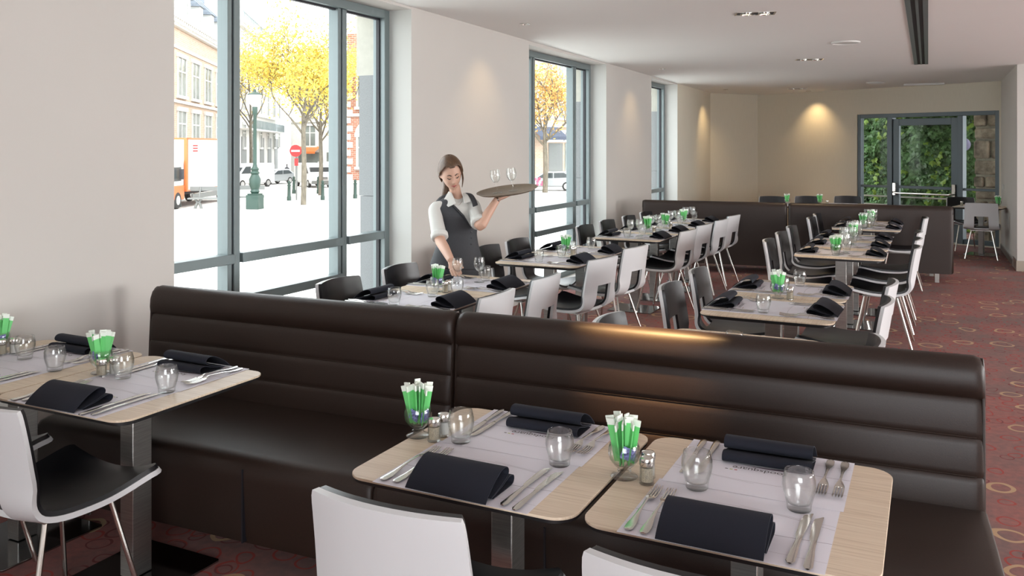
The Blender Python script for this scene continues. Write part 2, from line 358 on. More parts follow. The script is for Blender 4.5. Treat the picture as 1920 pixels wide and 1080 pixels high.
# far wall (oblique) with the glazed door screen: from E1 (right) to E0 (left)
E1 = Vector((1.08, 16.18, 0)); E0 = Vector((-3.17, 18.1, 0)); dv = (E1-E0); FL = dv.length; fang = atan2(dv.y, dv.x)
def FW(s, z=0, y=0): # local frame: x along wall left->right, y outwards (away from room)
    return Matrix.Translation(E0) @ Matrix.Rotation(fang, 4, 'Z') @ Vector((s, y, z))
ox0 = FL-2.50; ox1 = FL-.03; DT = 2.28
fw = MB().box(0, ox0, 0, .25, 0, 2.9).box(ox0, FL+.02, 0, .25, DT, 2.9).box(ox1, FL+.05, 0, .25, 0, DT).box(ox0, ox1, 0, .25, -.05, .02)
struct('wall_far', fw, M_wallB, loc=E0, rot=(0, 0, fang))
dr = empty('door_1', E0, fang, kind=S)
xm1, xm2 = ox0+.62, ox1-.62
f = MB().box(ox0, ox0+.06, .02, .14, .02, DT).box(ox1-.07, ox1, .02, .14, .02, DT).box(ox0+.06, ox1-.07, .02, .14, DT-.07, DT)
for x in (xm1, xm2): f.box(x-.045, x+.045, 0, .15, .02, DT-.07)
for a, b in ((ox0+.06, xm1-.045), (xm2+.045, ox1-.07)): f.box(a, b, .03, .13, .02, .1).box(a, b, .03, .13, .93, .97)
f.build('door_frame', M_doorf, dr, bevel=.004, smooth=30)
a, b = xm1+.05, xm2-.05
MB().box(a, a+.11, .03, .10, .03, DT-.1).box(b-.11, b, .03, .10, .03, DT-.1).box(a+.11, b-.11, .03, .10, DT-.22, DT-.1).box(a+.11, b-.11, .03, .10, .03, .14).box(a+.11, b-.11, .03, .10, .93, .98).build('door_leaf', M_doorf, dr, bevel=.004, smooth=30)
for (p, q, z0, z1) in ((a+.11, b-.11, .14, DT-.22), (ox0+.06, xm1-.045, .1, DT-.07), (xm2+.045, ox1-.07, .1, DT-.07)):
    MB().box(p, q, .07, .075, z0, z1).build('pane', M_paneD, dr)
ph = MB().tube(spline([(a+.03, -.03, .86), (a+.07, -.09, .86), (a+.14, -.095, .85), ((a+b)/2, -.095, .85), (b-.14, -.095, .85), (b-.07, -.09, .86), (b-.03, -.03, .86)], 4), .016, 8)
ph.build('panic_bar', M_chrome, dr); 
for x in (a+.045, b-.045): MB().box(x-.03, x+.03, -.035, .03, .8, 1.03).build('bar_bracket', M_chrome, dr, bevel=.008)
# right-hand wall, its skirting, the pillar
struct('wall_right', MB().box(1.08, 1.3, 13.85, 16.4, 0, 2.9), M_wall)
boxo('baseboard_right', M_steel, (1.066, 1.08, 13.85, 16.15, 0, .085), kind=S)
struct('trim_1', MB().box(1.08, 1.62, 13.35, 13.85, .14, 2.9), M_wall)
boxo('trim_2', M_pil, (1.07, 1.63, 13.34, 13.86, 0, .14), kind=S)
struct('wall_right_return', MB().box(1.62, 9, 13.6, 13.85, 0, 2.9), M_wall)
# walls out of frame, with invented openings around the added area lamps
wr = MB(); 
for b_ in ((7.4, 7.6, -4, 2.5, 0, 3), (7.4, 7.6, 6.1, 8.7, 0, 3), (7.4, 7.6, 11.9, 13.85, 0, 3), (7.4, 7.6, 8.7, 11.9, 0, .75), (7.4, 7.6, 8.7, 11.9, 2.35, 3), (7.4, 7.6, 2.5, 6.1, 0, .75), (7.4, 7.6, 2.5, 6.1, 2.35, 3)): wr.box(*b_)
struct('wall_east', wr, M_wall)
wb = MB()
for b_ in ((-4.2, -.3, -4, -3.8, 0, 3), (3.3, 7.6, -4, -3.8, 0, 3), (-.3, 3.3, -4, -3.8, 0, .7), (-.3, 3.3, -4, -3.8, 2.7, 3)): wb.box(*b_)
struct('wall_rear', wb, M_wall)
# unseen dropped soffit, put in to shade the top of the window wall
struct('trim_3', MB().box(4.6, 7.4, -3.8, 13.6, 2.42, 2.95), M_ceil)
struct('ceiling_cap', MB().box(-4.6, 9, -4.1, 19.6, 3.08, 3.2), M_ceil)

# ceiling fittings
def downlight(x, y, rz, label, twin=True, power=26, aim=(0, 0, 0)):
    z = ceil_z(y); r = empty('recessed_spotlight', (x, y, z), rz, label, 'ceiling light', 'twin recessed ceiling spotlights')
    fr = MB(); fr.box(-.17, .17, -.09, -.075, -.004, .0).box(-.17, .17, .075, .09, -.004, 0).box(-.17, -.155, -.075, .075, -.004, 0).box(.155, .17, -.075, .075, -.004, 0)
    fr.build('trim_frame', M_chrome, r); MB().box(-.155, .155, -.075, .075, -.002, -.0005).build('black_recess', M_gasket, r)
    for sx in (-.075, .075):
        b = MB().lathe([(.055, -.002), (.055, -.012), (.043, -.014), (.04, -.004)], 16, closed=True, M=Matrix.Translation((sx, 0, 0))).build('lamp_ring', M_chrome, r)
        MB().lathe([(0, -.006), (.038, -.006)], 14, M=Matrix.Translation((sx, 0, 0))).build('bulb', M_bulb, b)
    light('SPOT', 'spot_light', (x, y, z-.03), power, (1, .74, .45), aim, spot_size=R(70), spot_blend=.8, shadow_soft_size=.04)
downlight(-1.36, 7.64, R(15), 'twin recessed ceiling spotlight nearest the camera')
downlight(-1.38, 11.6, R(15), 'twin recessed ceiling spotlight between the two round speakers')
downlight(-2.19, 16.6, R(15), 'small twin recessed ceiling spotlight farthest away near the glowing wall')
for x, y, lab in ((-.81, 9.99, 'white round ceiling speaker nearer the camera beside the slot diffuser'), (-.80, 15.7, 'white round ceiling speaker farther away towards the glass door')):
    z = ceil_z(y); r = empty('ceiling_speaker', (x, y, z), 0, lab, 'speaker', 'round ceiling speakers')
    MB().lathe([(.15, 0), (.15, -.008), (.135, -.016), (.125, -.01), (.125, 0)], 36, closed=True).build('rim', M_plW, r); MB().lathe([(0, -.008), (.125, -.008), (.125, -.001), (0, -.001)], 36).build('grille', M_tfan, r)
r = empty('slot_diffuser', (-.085, 0, 0), 0, 'long slotted air diffuser with two black slots in the ceiling', 'air vent')
def slab(x0, x1, y0, y1, d0, d1, q): 
    a, b = ceil_z(y0), ceil_z(y1); q.add([(x0, y0, a-d0), (x1, y0, a-d0), (x1, y1, b-d0), (x0, y1, b-d0), (x0, y0, a-d1), (x1, y0, a-d1), (x1, y1, b-d1), (x0, y1, b-d1)], [(0, 3, 2, 1), (4, 5, 6, 7), (0, 1, 5, 4), (2, 3, 7, 6), (1, 2, 6, 5), (3, 0, 4, 7)]); return q
q = MB()
for y0, y1 in ((4, 9), (9, 12.8)):
    for x0, x1 in ((-.085, -.045), (-.010, .012), (.045, .085)): slab(x0, x1, y0, y1, .006, -.002, q)
q.build('rail', M_frame, r, smooth=0)
q = MB()
for y0, y1 in ((4, 9), (9, 12.8)): slab(-.045, -.010, y0, y1, .003, -.002, q); slab(.012, .045, y0, y1, .003, -.002, q)
q.build('slot', M_gasket, r, smooth=0)
tag(boxo('ceiling_grille', M_plW, (-.38, .25, 16.2, 16.3, ceil_z(16.2)-.03, ceil_z(16.2)), bevel=.005), 'slim white ceiling fitting above the glass door', 'air vent')
# wall-washing spots: their pools of warm light are on the walls
def wash(x, y, tx, ty, power, size=62, colr=(1, .70, .36)):
    z = ceil_z(y)-.03; o = light('SPOT', 'wall_washer', (x, y, z), power, colr, spot_size=R(size), spot_blend=1.0, shadow_soft_size=.03)
    d = Vector((tx-x, ty-y, 1.55-z)); o.rotation_euler = d.to_track_quat('-Z', 'Y').to_euler()
    MB().lathe([(.05, 0), (.05, -.006), (.03, -.008), (.028, 0)], 16, closed=True).build('small_spotlight', M_chrome, loc=(x, y, ceil_z(y)), label='small warm ceiling spotlight by the %s' % WN.pop(0), cat='ceiling light')
WN = ['wall between the first and second windows', 'wall between the second and third windows', 'beige corner wall', 'far wall left of the door', 'front banquette']
wash(-3.45, 7.35, -3.92, 7.35, 5, 85); wash(-3.45, 12.0, -3.92, 12.0, 6, 85); wash(-3.45, 16.3, -3.9, 16.6, 14, 85); pw = FW(1.35, 0, -.32); pt = FW(1.35, 0, 0); wash(pw.x, pw.y, pt.x, pt.y, 15, 92)
wash(-1.1, 3.06, -1.05, 3.30, 560, 21, (1, .60, .26))
tag(boxo('light_switch', M_plW, (1.068, 1.08, 15.6, 15.68, 1.0, 1.08), bevel=.003), 'small white switch plate on the right wall', 'switch')
# ================================================================== FURNITURE
def banquette(L, loc, rz, label, backlabel=False):
    r = empty('banquette', loc, rz, label, 'banquette', None)
    # back: profile (y, z) around; front face plane y=0 at the seat
    F = [(.0, .30), (.0, .43)]
    lv = [.43, .545, .675, .81]
    for a, b in zip(lv, lv[1:]):
        y = lambda z: .0+(z-.43)*.10
        for f in (.04, .2, .5, .8, .96): F.append((y(a+(b-a)*f)-.0042*min(1, sin(pi*f)*1.8), a+(b-a)*f))
        F.append((y(b)+.003, b))
    F += [(.028, .825), (.022, .86), (.026, .90), (.040, .93), (.064, .947), (.09, .95), (.118, .94), (.136, .915), (.14, .88), (.14, .5), (.14, .12), (.06, .12), (.0, .2)]
    cy, cz = .07, .55; rings = []
    for x, s in ((0, .05), (.004, .022), (.015, .007), (.035, .0), (.06, 0), (L*.5, 0), (L-.06, 0), (L-.035, .0), (L-.015, .007), (L-.004, .022), (L, .05)):
        row = []
        for y, z in F:
            dy, dz = y-cy, z-cz; row.append((x, cy+dy*(1-s/.07*.8), cz+dz*(1-s/.42)))
        rings.append(row)
    MB().loft(rings).build('backrest', M_lea, r, smooth=60)
    q = MB()
    for z in lv[1:]: q.tube([(.03, (z-.43)*.1+.001, z+.0045), (L-.03, (z-.43)*.1+.001, z+.0045)], .0016, 6)
    q.build('stitching', M_leaS, r)
    for x in (.008, L-.008):
        MB().tube(spline([(x, .02, .44), (x, .04, .8), (x, .05, .90), (x, .08, .938), (x, .115, .92), (x, .135, .85)], 5), .005, 6).build('piping', M_lea, r)
    sp = [(-.60, .10), (-.61, .13), (-.625, .36), (-.622, .415), (-.60, .438), (-.56, .447), (-.3, .45), (.01, .44), (.01, .10)]
    rows = []
    for x, s in ((0, .03), (.006, .01), (.025, 0), (L-.025, 0), (L-.006, .01), (L, .03)):
        rows.append([(x, -.3+(y+.3)*(1-s*.8), .27+(z-.27)*(1-s*1.6)) for y, z in sp])
    MB().loft(rows).build('seat', M_lea, r, smooth=50)
    n = max(2, round(L/.55))
    for x in [.18+(L-.36)*k/(n-1) for k in range(n)][::max(1, n-1)]:
        for y in (-.5, .06): MB().box(x-.025, x+.025, y-.006, y+.006, 0, .125).build('leg', M_steel, r, bevel=.002)
    for x in (L/3, 2*L/3): MB().box(x-.003, x+.003, -.629, -.60, .11, .40).build('seam', M_gasket, r)
    return r
br = atan2(.16, 3.81)
banquette(1.79, (-3.66, 3.145, 0), br, 'dark brown leather banquette running to the left wall, its top lit grey')
banquette(2.05, (-1.868, 3.222, 0), br, 'dark brown leather banquette at front right with a warm glow on its top')
ba = atan2(.40, 3.7)
banquette(1.93, (.27, 11.86, 0), ba+pi, 'plain dark back of the far banquette at right, ending near the glass door')
banquette(1.90, (.27-1.94*cos(ba), 11.86-1.94*sin(ba), 0), ba+pi, 'plain dark back of the far banquette at left, beside the window wall')

# moulded two-tone chair, facing +y
def make_chair():
    r = empty('shell_chair', (0, 0, 0))
    prof = spline([(.268, .456), (.215, .454), (.10, .441), (-.02, .437), (-.12, .443), (-.185, .462), (-.222, .50), (-.240, .55), (-.252, .62), (-.264, .70), (-.278, .78), (-.290, .845)], 3)
    nS = len(prof); T = [-1, -.94, -.8, -.62, -.5, -.42, -.2, 0, .2, .42, .5, .62, .8, .94, 1]; nT = len(T); G = []
    for i, p in enumerate(prof):
        s = i/(nS-1); y, z = p.x, p.y
        w_ = .252-.044*s
        if i == nS-1: w_ -= .005
        if i == nS-2: w_ -= .001
        if i == 0: w_ -= .02
        if i == 1: w_ -= .006
        bk = min(1, max(0, (z-.46)/.12)); fr = max(0, (y-.05)/.2)
        row = []
        for t_ in T:
            c = t_*t_
            zz = z+(1-bk)*(.020*c+.016*c*fr)-(1-bk)*.010*fr*(1-c)
            yy = y+bk*.040*c
            if i >= nS-3: zz -= .006*c*(i-(nS-4))/3
            row.append((t_*w_, yy, zz))
        G.append(row)
    def hole(i, j):
        z = (prof[i].y+prof[min(i+1, nS-1)].y)/2; y = prof[i].x; return y < -.12 and .458 < z < .64 and 5 <= j < nT-6
    me = lambda i, j: not hole(i, j)
    MB().shell(G, me, -.018, .001).build('outer_shell', M_white, r, smooth=50, label='white outer side of the shell')
    G2 = [[(x*.985, y, z) for x, y, z in row] for row in G]
    MB().shell(G2, me, .001, .017).build('inner_pad', M_black, r, smooth=50, label='black inner side of the shell')
    for sx in (-1, 1):
        for y0, y1 in ((.13, .215), (-.11, -.235)):
            MB().tube([(sx*.13, y0, .435), (sx*.215, y1, 0.0)], .0095, 10).build('leg', M_chrome, r)
    MB().box(-.15, .15, -.13, .15, .418, .428).build('under_frame', M_steel, r)
    return r
CH = make_chair(); ch_used = [False]
def chair(x, y, rz, label, group=None):
    if not ch_used[0]:
        ch_used[0] = True; CH.location = (x, y, 0); CH.rotation_euler = (0, 0, rz); tag(CH, label, 'chair', group); return CH
    c = copy_tree(CH, label, (x, y, 0), rz); c['category'] = 'chair'
    if group: c['group'] = group
    elif 'group' in c: del c['group']
    return c

# tables
def make_table():
    r = empty('dining_table', (0, 0, 0))
    pts = rrect(.692, .712, .065, 7)
    MB().prism(pts, .7425, .75).build('tabletop', M_oak, r, smooth=30, bevel=.001, seg=1)
    MB().prism(rrect(.688, .708, .065, 7), .7345, .7425).prism(rrect(.64, .66, .05, 7), .722, .734).build('dark_edge', M_edge, r, smooth=30)
    MB().box(-.035, .035, -.045, .045, .012, .722).build('column', M_steel, r, bevel=.003)
    MB().prism(rrect(.42, .46, .01, 2), 0, .009).build('base_plate', M_plate, r, bevel=.002)
    MB().box(-.2, .2, -.2, .2, .712, .722).build('mounting_plate', M_edge, r)
    return r
TB = make_table(); tb_used = [False]
def table(x, y, rz, label, group=None):
    if not tb_used[0]:
        tb_used[0] = True; TB.location = (x, y, 0); TB.rotation_euler = (0, 0, rz); o = TB
    else: o = copy_tree(TB, label, (x, y, 0), rz)
    tag(o, label, 'table', group)
    return o

# ------------------------------------------------------------------ table ware prototypes
protos = {}
def proto(key, obj): protos[key] = [obj, False]; return obj
def put(key, loc, rz, label, cat, group=None, rot=None):
    p = protos[key]
    if not p[1]: p[1] = True; o = p[0]; o.location = loc; o.rotation_euler = rot or (0, 0, rz)
    else:
        o = copy_tree(p[0], None, loc, rz)
        if rot: o.rotation_euler = rot
    tag(o, label, cat)
    if group: o['group'] = group
    elif 'group' in o: del o['group']
    return o
# paper placemat .475 x .37 (x along the table edge, near edge at -y)
def text_mesh(s, size, m, name, parent, loc, rot=0):
    c = bpy.data.curves.new(name, 'FONT'); c.body = s; c.size = size; c.align_x = 'CENTER'; c.fill_mode = 'FRONT'
    o = bpy.data.objects.new(name, c); COL.objects.link(o); bpy.context.view_layer.update()
    me = bpy.data.meshes.new_from_object(o.evaluated_get(bpy.context.evaluated_depsgraph_get())); bpy.data.objects.remove(o)
    me.materials.clear(); me.materials.append(m)
    o = bpy.data.objects.new(name, me); COL.objects.link(o); o.parent = parent; o.location = loc; o.rotation_euler = rot if hasattr(rot, '__len__') else (0, 0, rot); return o
pm = MB().box(-.2375, .2375, -.185, .185, 0, .0004).build('paper_placemat', M_mat, smooth=0)
ink = MB()
def stroke(pts, wd, z=.0006):
    pts = spline([(*p, z) for p in pts], 4); k = len(pts)
    ww = wd if hasattr(wd, '__call__') else (lambda f: wd)
    vs = []
    for i, p in enumerate(pts):
        d = (pts[min(i+1, k-1)]-pts[max(i-1, 0)]).normalized(); n = Vector((-d.y, d.x, 0))*ww(i/(k-1))*.5; vs += [p+n, p-n]
    return vs, [(2*i, 2*i+1, 2*i+3, 2*i+2) for i in range(k-1)]
a_ = MB(); a_.add(*stroke([(-.237, -.037), (-.1, -.032), (.0, -.024), (.1, -.036), (.237, -.028)], .0014)); a_.add(*stroke([(-.115, -.037), (-.07, -.032), (-.02, -.026), (.03, -.0275)], lambda f: .0095*sin(pi*f)**.8+.0002))
a_.build('printed_swoosh', M_inkP, pm, smooth=0)
b_ = MB(); b_.add(*stroke([(-.237, -.12), (.237, -.13)], .001)); b_.add(*stroke([(-.237, .075), (-.05, .09), (.1, .082), (.237, .05)], .0018)); b_.add(*stroke([(.0, .1), (.237, .07)], .0012)); b_.build('printed_line', M_inkL, pm, smooth=0)
text_mesh('foodsquare', .033, M_ink, 'printed_name', pm, (.005, -.012, .0007)); text_mesh('RESTAURANT', .0095, M_inkL, 'printed_word', pm, (.045, -.0215, .0007))
for i, m_ in enumerate((M_red, M_olive, M_ink)): MB().box(.062+i*.013, .070+i*.013, -.022+.038, -.0175+.038, .0005, .0007).build('printed_square', m_, pm, smooth=0)
proto('mat', pm)
# folded napkin: one ribbon folded into two loops, extruded along x
path = [(-.092, .0015), (-.075, .024), (-.045, .052), (-.015, .072), (.006, .080), (.026, .079), (.038, .066), (.037, .050), (.022, .038), (-.01, .024), (-.045, .012), (-.062, .0075), (-.045, .009), (.0, .021), (.035, .034), (.055, .037), (.069, .029), (.070, .014), (.060, .0035), (.03, .0018), (-.05, .0014)]
pp = [(p.x, p.y) for p in spline([(*p, 0) for p in path], 3)]
q = MB(); G = [[(x, y*1.0, z*.76+.0006) for y, z in pp] for x in (-.128, -.126, .12, .122)]
q.shell(G, lambda i, j: True, -.0011, .0011); nap = q.build('folded_napkin', M_nap, smooth=60)
proto('napkin', nap)
# fork: handle toward -y
def cutlery(outline, prof, th=.0016):
    """outline: list of (halfwidth, y); prof z(y)"""
    return None
fk = MB(); Lk = .235
def strip(ys, hw, zf, th, q, xc=0):
    n = len(ys); vs = []
    for y in ys:
        h = hw(y); z = zf(y)
        vs += [(xc-h, y, z), (xc, y, z+th*.5), (xc+h, y, z), (xc+h*.9, y, z-th), (xc-h*.9, y, z-th)]
    fs = [(5*i+j, 5*i+(j+1) % 5, 5*i+5+(j+1) % 5, 5*i+5+j) for i in range(n-1) for j in range(5)]+[(4, 3, 2, 1, 0), tuple(5*(n-1)+j for j in range(5))]
    q.add(vs, fs)
def interp(tab):
    def f(y):
        if y <= tab[0][0]: return tab[0][1]
        for (a, u), (b, v) in zip(tab, tab[1:]):
            if y <= b: s = (y-a)/(b-a); s = s*s*(3-2*s); return u+(v-u)*s
        return tab[-1][1]
    return f
zf = interp([(0, .0045), (.03, .004), (.10, .011), (.145, .013), (.17, .006), (.20, .0035), (.24, .008)])
hwf = interp([(0, .006), (.006, .010), (.03, .0105), (.07, .005), (.11, .0028), (.145, .003), (.165, .011), (.175, .0125)])
strip([0, .002, .006, .015, .03, .05, .07, .09, .11, .13, .145, .155, .165, .175], hwf, zf, .0024, fk)
for xc in (-.0102, -.0034, .0034, .0102): strip([.173, .19, .21, .228, .238], interp([(.173, .0022), (.228, .0017), (.238, .0007)]), zf, .0018, fk, xc)
fk.v = [(x*1.1, y*1.2, z*1.1) for x, y, z in fk.v]
fork = fk.build('table_fork', M_cut, smooth=50); proto('fork', fork)
kn = MB()
zk = interp([(0, .005), (.10, .0052), (.12, .0048), (.27, .0035)])
def kstrip(ys, lo, hi, th, q):
    vs = []
    for y in ys:
        a, b, z, t_ = lo(y), hi(y), zk(y), th(y)
        vs += [(a, y, z), ((a+b)/2, y, z+t_), (b, y, z), ((a+b)/2, y, z-t_)]
    n = len(ys); q.add(vs, [(4*i+j, 4*i+(j+1) % 4, 4*i+4+(j+1) % 4, 4*i+4+j) for i in range(n-1) for j in range(4)]+[(3, 2, 1, 0), tuple(4*(n-1)+j for j in range(4))])
kstrip([0, .003, .01, .03, .06, .09, .115, .125], interp([(0, -.005), (.01, -.0095), (.06, -.008), (.11, -.0055), (.125, -.007)]), interp([(0, .005), (.01, .0095), (.06, .008), (.11, .0055), (.125, .007)]), interp([(0, .002), (.02, .0042), (.10, .004), (.125, .003)]), kn)
kstrip([.125, .135, .15, .18, .21, .235, .252, .262, .268], interp([(.125, -.006), (.14, -.010), (.22, -.0115), (.252, -.008), (.268, .007)]), interp([(.125, .006), (.2, .0085), (.268, .010)]), interp([(.125, .0014), (.268, .0006)]), kn)
kn.v = [(x*1.1, y*1.1, z) for x, y, z in kn.v]
knife = kn.build('table_knife', M_cut, smooth=75); proto('knife', knife)
# tumbler, wine glass
tm = MB().lathe([(0, .0), (.028, .0), (.0305, .003), (.0305, .012), (.033, .024), (.039, .045), (.0418, .062), (.041, .078), (.0375, .092), (.036, .100), (.0348, .1005), (.0343, .099), (.0358, .091), (.0392, .078), (.040, .062), (.0372, .045), (.031, .026), (.028, .018), (.02, .015), (0, .014)], 28)
proto('tumbler', tm.build('glass_tumbler', M_glass, smooth=60))
wg = MB().lathe([(0, .0), (.031, .0), (.032, .0015), (.026, .003), (.006, .006), (.0038, .012), (.0035, .05), (.0045, .064), (.012, .070), (.024, .082), (.0325, .103), (.0335, .12), (.031, .140), (.0285, .155), (.0275, .155), (.0298, .14), (.0322, .12), (.0312, .103), (.0228, .0835), (.011, .073), (0, .070)], 24)
wg.v = [(x*1.12, y*1.12, z*1.1) for x, y, z in wg.v]
proto('wine', wg.build('wine_glass', M_glass, smooth=60))
# stemmed sachet holder
hd = MB().lathe([(0.0000, .0), (0.0366, .0), (0.0389, .002), (0.0354, .006), (0.0189, .011), (0.0147, .015), (0.0201, .019), (0.0147, .023), (0.0201, .027), (0.0283, .034), (0.0407, .050), (0.0454, .066), (0.0442, .082), (0.0401, .094), (0.0387, .094), (0.0427, .082), (0.0439, .066), (0.0389, .051), (0.0260, .036), (0.0142, .031), (0.0000, .030)], 26)
proto('holder', hd.build('footed_glass_holder', M_glass, smooth=60))
sc_ = MB().box(-.0110, .0110, -.0018, .0018, 0, .112).box(-.0120, .0120, -.0008, .0008, .002, .105); s_o = sc_.build('sugar_sachet', M_green, smooth=0)
MB().box(-.0123, .0123, -.0020, .0020, .104, .122).build('sachet_end', M_sw, s_o, smooth=0); MB().box(-.004, .004, -.0015, -.0011, .03, .075).build('sachet_print', M_sw, s_o, smooth=0); proto('sachet', s_o)
bp_ = MB().box(-.017, .017, -.002, .002, -.012, .020).box(-.0175, .0175, -.0012, .0012, .018, .024); proto('creamer', bp_.build('blue_packet', M_blue, smooth=0, bevel=.001))
def shaker(fill, key):
    g = MB().lathe([(0.0000, 0), (0.0198, 0), (0.0210, .002), (0.0198, .008), (0.0198, .050), (0.0168, .056), (0.0154, .056), (0.0178, .050), (0.0178, .008), (0.0000, .006)], 12).build('salt_shaker' if fill is M_salt else 'pepper_shaker', M_glass, smooth=20)
    MB().lathe([(0, .0065), (.0172, .0085), (.0172, .046), (0, .047)], 12).build('contents', fill, g)
    MB().lathe([(.0198, .051), (.0205, .053), (.0205, .066), (.018, .072), (.009, .075), (0, .0755)], 20).build('cap', M_chrome, g); proto(key, g)
shaker(M_salt, 'salt'); shaker(M_pep, 'pepper')

TZ = .7502
def setting(tx, ty, rz, T, side, items='mnfkt', wine=False, tum=(.165, -.03), jit=0, far=False):
    """rz turns local -y (diner side). T: table phrase, side: diner side phrase"""
    M = Matrix.Translation((tx, ty, TZ)) @ Matrix.Rotation(rz, 4, 'Z'); rnd = random.Random(hash((round(tx*100), round(ty*100), side[:3])) & 0xffff if False else int(abs(tx*1000)+abs(ty*777)+len(side)*13))
    def L(x, y, z=0): return M @ Vector((x, y, z))
    z0 = .0002 if not far else .0012; zz = .0016 if not far else .0026
    if 'm' in items: put('mat', L(-.004, -.178, z0), rz, 'white paper placemat, %s side of %s' % (side, T), 'placemat', 'printed paper placemats')
    if 'n' in items:
        j = rnd.uniform(-.04, .04); put('napkin', L(-.01+rnd.uniform(-.01, .01), -.272, zz), rz+j, 'folded navy napkin, %s side of %s' % (side, T), 'napkin', 'folded navy napkins')
    if 'f' in items:
        for nm, x in (('outer', -.218), ('inner', -.178)):
            j = rnd.uniform(-.05, .03); put('fork', L(x, -.352+rnd.uniform(-.01, .01), zz), rz+j, '%s steel fork of two beside the napkin, %s side of %s' % (nm, side, T), 'fork', 'table forks')
    if 'k' in items:
        for nm, x in (('inner', .158), ('outer', .198)):
            j = rnd.uniform(-.03, .05); put('knife', L(x, -.360+rnd.uniform(-.01, .01), zz), rz+j, '%s steel knife of two beside the napkin, %s side of %s' % (nm, side, T), 'knife', 'table knives')
    if 't' in items: put('tumbler', L(tum[0], tum[1], zz), 0, 'round glass tumbler, %s side of %s' % (side, T), 'glass', 'glass tumblers')
    if wine:
        put('wine', L(tum[0]-.085, tum[1]+rnd.uniform(.0, .03), zz), 0, 'stemmed wine glass next to the tumbler, %s side of %s' % (side, T), 'wine glass', 'wine glasses')
        if wine == 2: put('wine', L(tum[0]-.165, tum[1]-rnd.uniform(.0, .02), zz), 0, 'stemmed wine glass nearest mid table, %s side of %s' % (side, T), 'wine glass', 'wine glasses')
def holder(x, y, H, n=10, seed=0, blue=2, shk=((.075, -.02), (.07, .03)), rz=0, z=TZ):
    rnd = random.Random(seed+11)
    put('holder', (x, y, z), 0, 'footed glass of sugar sachets standing on %s' % H, 'sachet holder', 'footed glasses of sachets')
    for k in range(n):
        a = 2*pi*k/n+rnd.uniform(-.2, .2); rr = .007 if k % 3 == 0 else .017
        tl = rnd.uniform(.12, .26) if rr > .01 else rnd.uniform(0, .10); h = rnd.uniform(.038, .056)
        e = (Matrix.Rotation(a, 4, 'Z') @ Matrix.Rotation(tl, 4, 'Y') @ Matrix.Rotation(rnd.uniform(-.8, .8), 4, 'Z')).to_euler()
        if rr > .01: px_, py_ = x+cos(a)*rr, y+sin(a)*rr
        else: px_, py_ = x+cos(a)*rr, y+sin(a)*rr
        put('sachet', (px_, py_, z+h), 0, 'green sugar sachet in the glass on %s' % H, 'sachet', 'sugar sachets in the glass on %s' % H, rot=tuple(e))
    for k in range(blue):
        a = -1.6+1.5*k+rz; put('creamer', (x+cos(a)*.026, y+sin(a)*.026, z+.068-.006*k), 0, 'blue packet in the glass on %s' % H, 'packet', 'blue packets in the glass on %s' % H, rot=(.2, .35-.5*k, a+1.5))
    for k, (dx, dy) in enumerate(shk):
        put(('pepper', 'salt')[k], (x+dx, y+dy, z), 0, '%s shaker with chrome cap on %s' % (('beige pepper', 'white salt')[k], H), 'shaker', 'salt and pepper shakers')

def ord_(n): return ('first', 'second', 'third', 'fourth', 'fifth', 'sixth', 'seventh', 'eighth')[n]
# front tables
for (x, y, T, sd) in ((-1.145, 2.32, 'front centre table', 1), (-.435, 2.325, 'front right table', 2), (-2.79, 2.36, 'left front table', 3), (-3.49, 2.37, 'corner table by left wall', 4)):
    table(x, y, 0, 'square oak-topped table laid for two, the %s before the front banquette' % T, 'front tables')
    tn = {1: ((.178, -.02), (.175, -.02)), 2: ((.138, -.04), (.13, .02)), 3: ((.20, -.03), (.11, -.03)), 4: ((.235, -.02), (.06, -.05))}[sd]
    setting(x, y, 0, T, 'chair', tum=tn[0]); setting(x, y, pi, T, 'banquette', tum=tn[1], far=True)
holder(-1.475, 2.335, 'the front centre table', 14, 1, shk=((.072, -.02), (.075, .035)))
holder(-.770, 2.30, 'the left edge of the front right table', 14, 2, shk=((.072, -.02), (.062, .025)), rz=.6)
holder(-3.055, 2.41, 'the left front table', 13, 3, 1, shk=((.05, -.035), (.075, .005)))
holder(-3.76, 2.44, 'the corner table by left wall', 13, 4, shk=((.05, -.02), (.08, .02)))
chair(-1.15, 1.935, 0, 'white-backed shell chair seen from behind at the front centre table'); chair(-.43, 1.925, -.02, 'white-backed shell chair cut off at lower edge before the front right table')
chair(-2.80, 2.005, .0, 'white and black shell chair with polished black seat at left front table'); chair(-3.47, 2.05, 0, 'half hidden shell chair under the corner table by left wall')

# window row
LX = -2.79
wrow = [4.37, 5.07, 6.44, 7.14, 8.5, 9.2, 9.9, 10.6]
for k, y in enumerate(wrow):
    T = ord_(k)+' table of window row'; x = LX+(.06 if k > 3 else 0)+(.03 if k in (6, 7) else 0)
    table(x, y, pi/2, 'oak-topped table laid for two, '+T, 'window row tables')
    w_ = 2 if k >= 4 else 0
    setting(x, y, -pi/2, T, 'window', wine=w_, items='mnfkt' if k != 1 else 'mnfk'); setting(x, y, pi/2, T, 'aisle', wine=w_ or k == 1, far=True)
    chair(x-.31, y-(.17 if k == 3 else .05 if k == 2 else 0), -pi/2+random.uniform(-.03, .03), 'shell chair showing its black inner face, window side of %s' % T, 'window row chairs')
    chair(x+.312+(.02 if k in (2, 3) else 0), y-(.30 if k == 2 else .2 if k == 3 else 0), pi/2+random.uniform(-.02, .02)-(.17 if k in (2, 3) else .12 if k > 3 else 0), 'shell chair showing its white back, aisle side of %s' % T, 'window row chairs')
holder(-2.84, 4.72, 'the second table of window row, near edge', 10, 5); holder(-2.80, 6.79, 'the joint of third and fourth window row tables', 10, 6, 1)
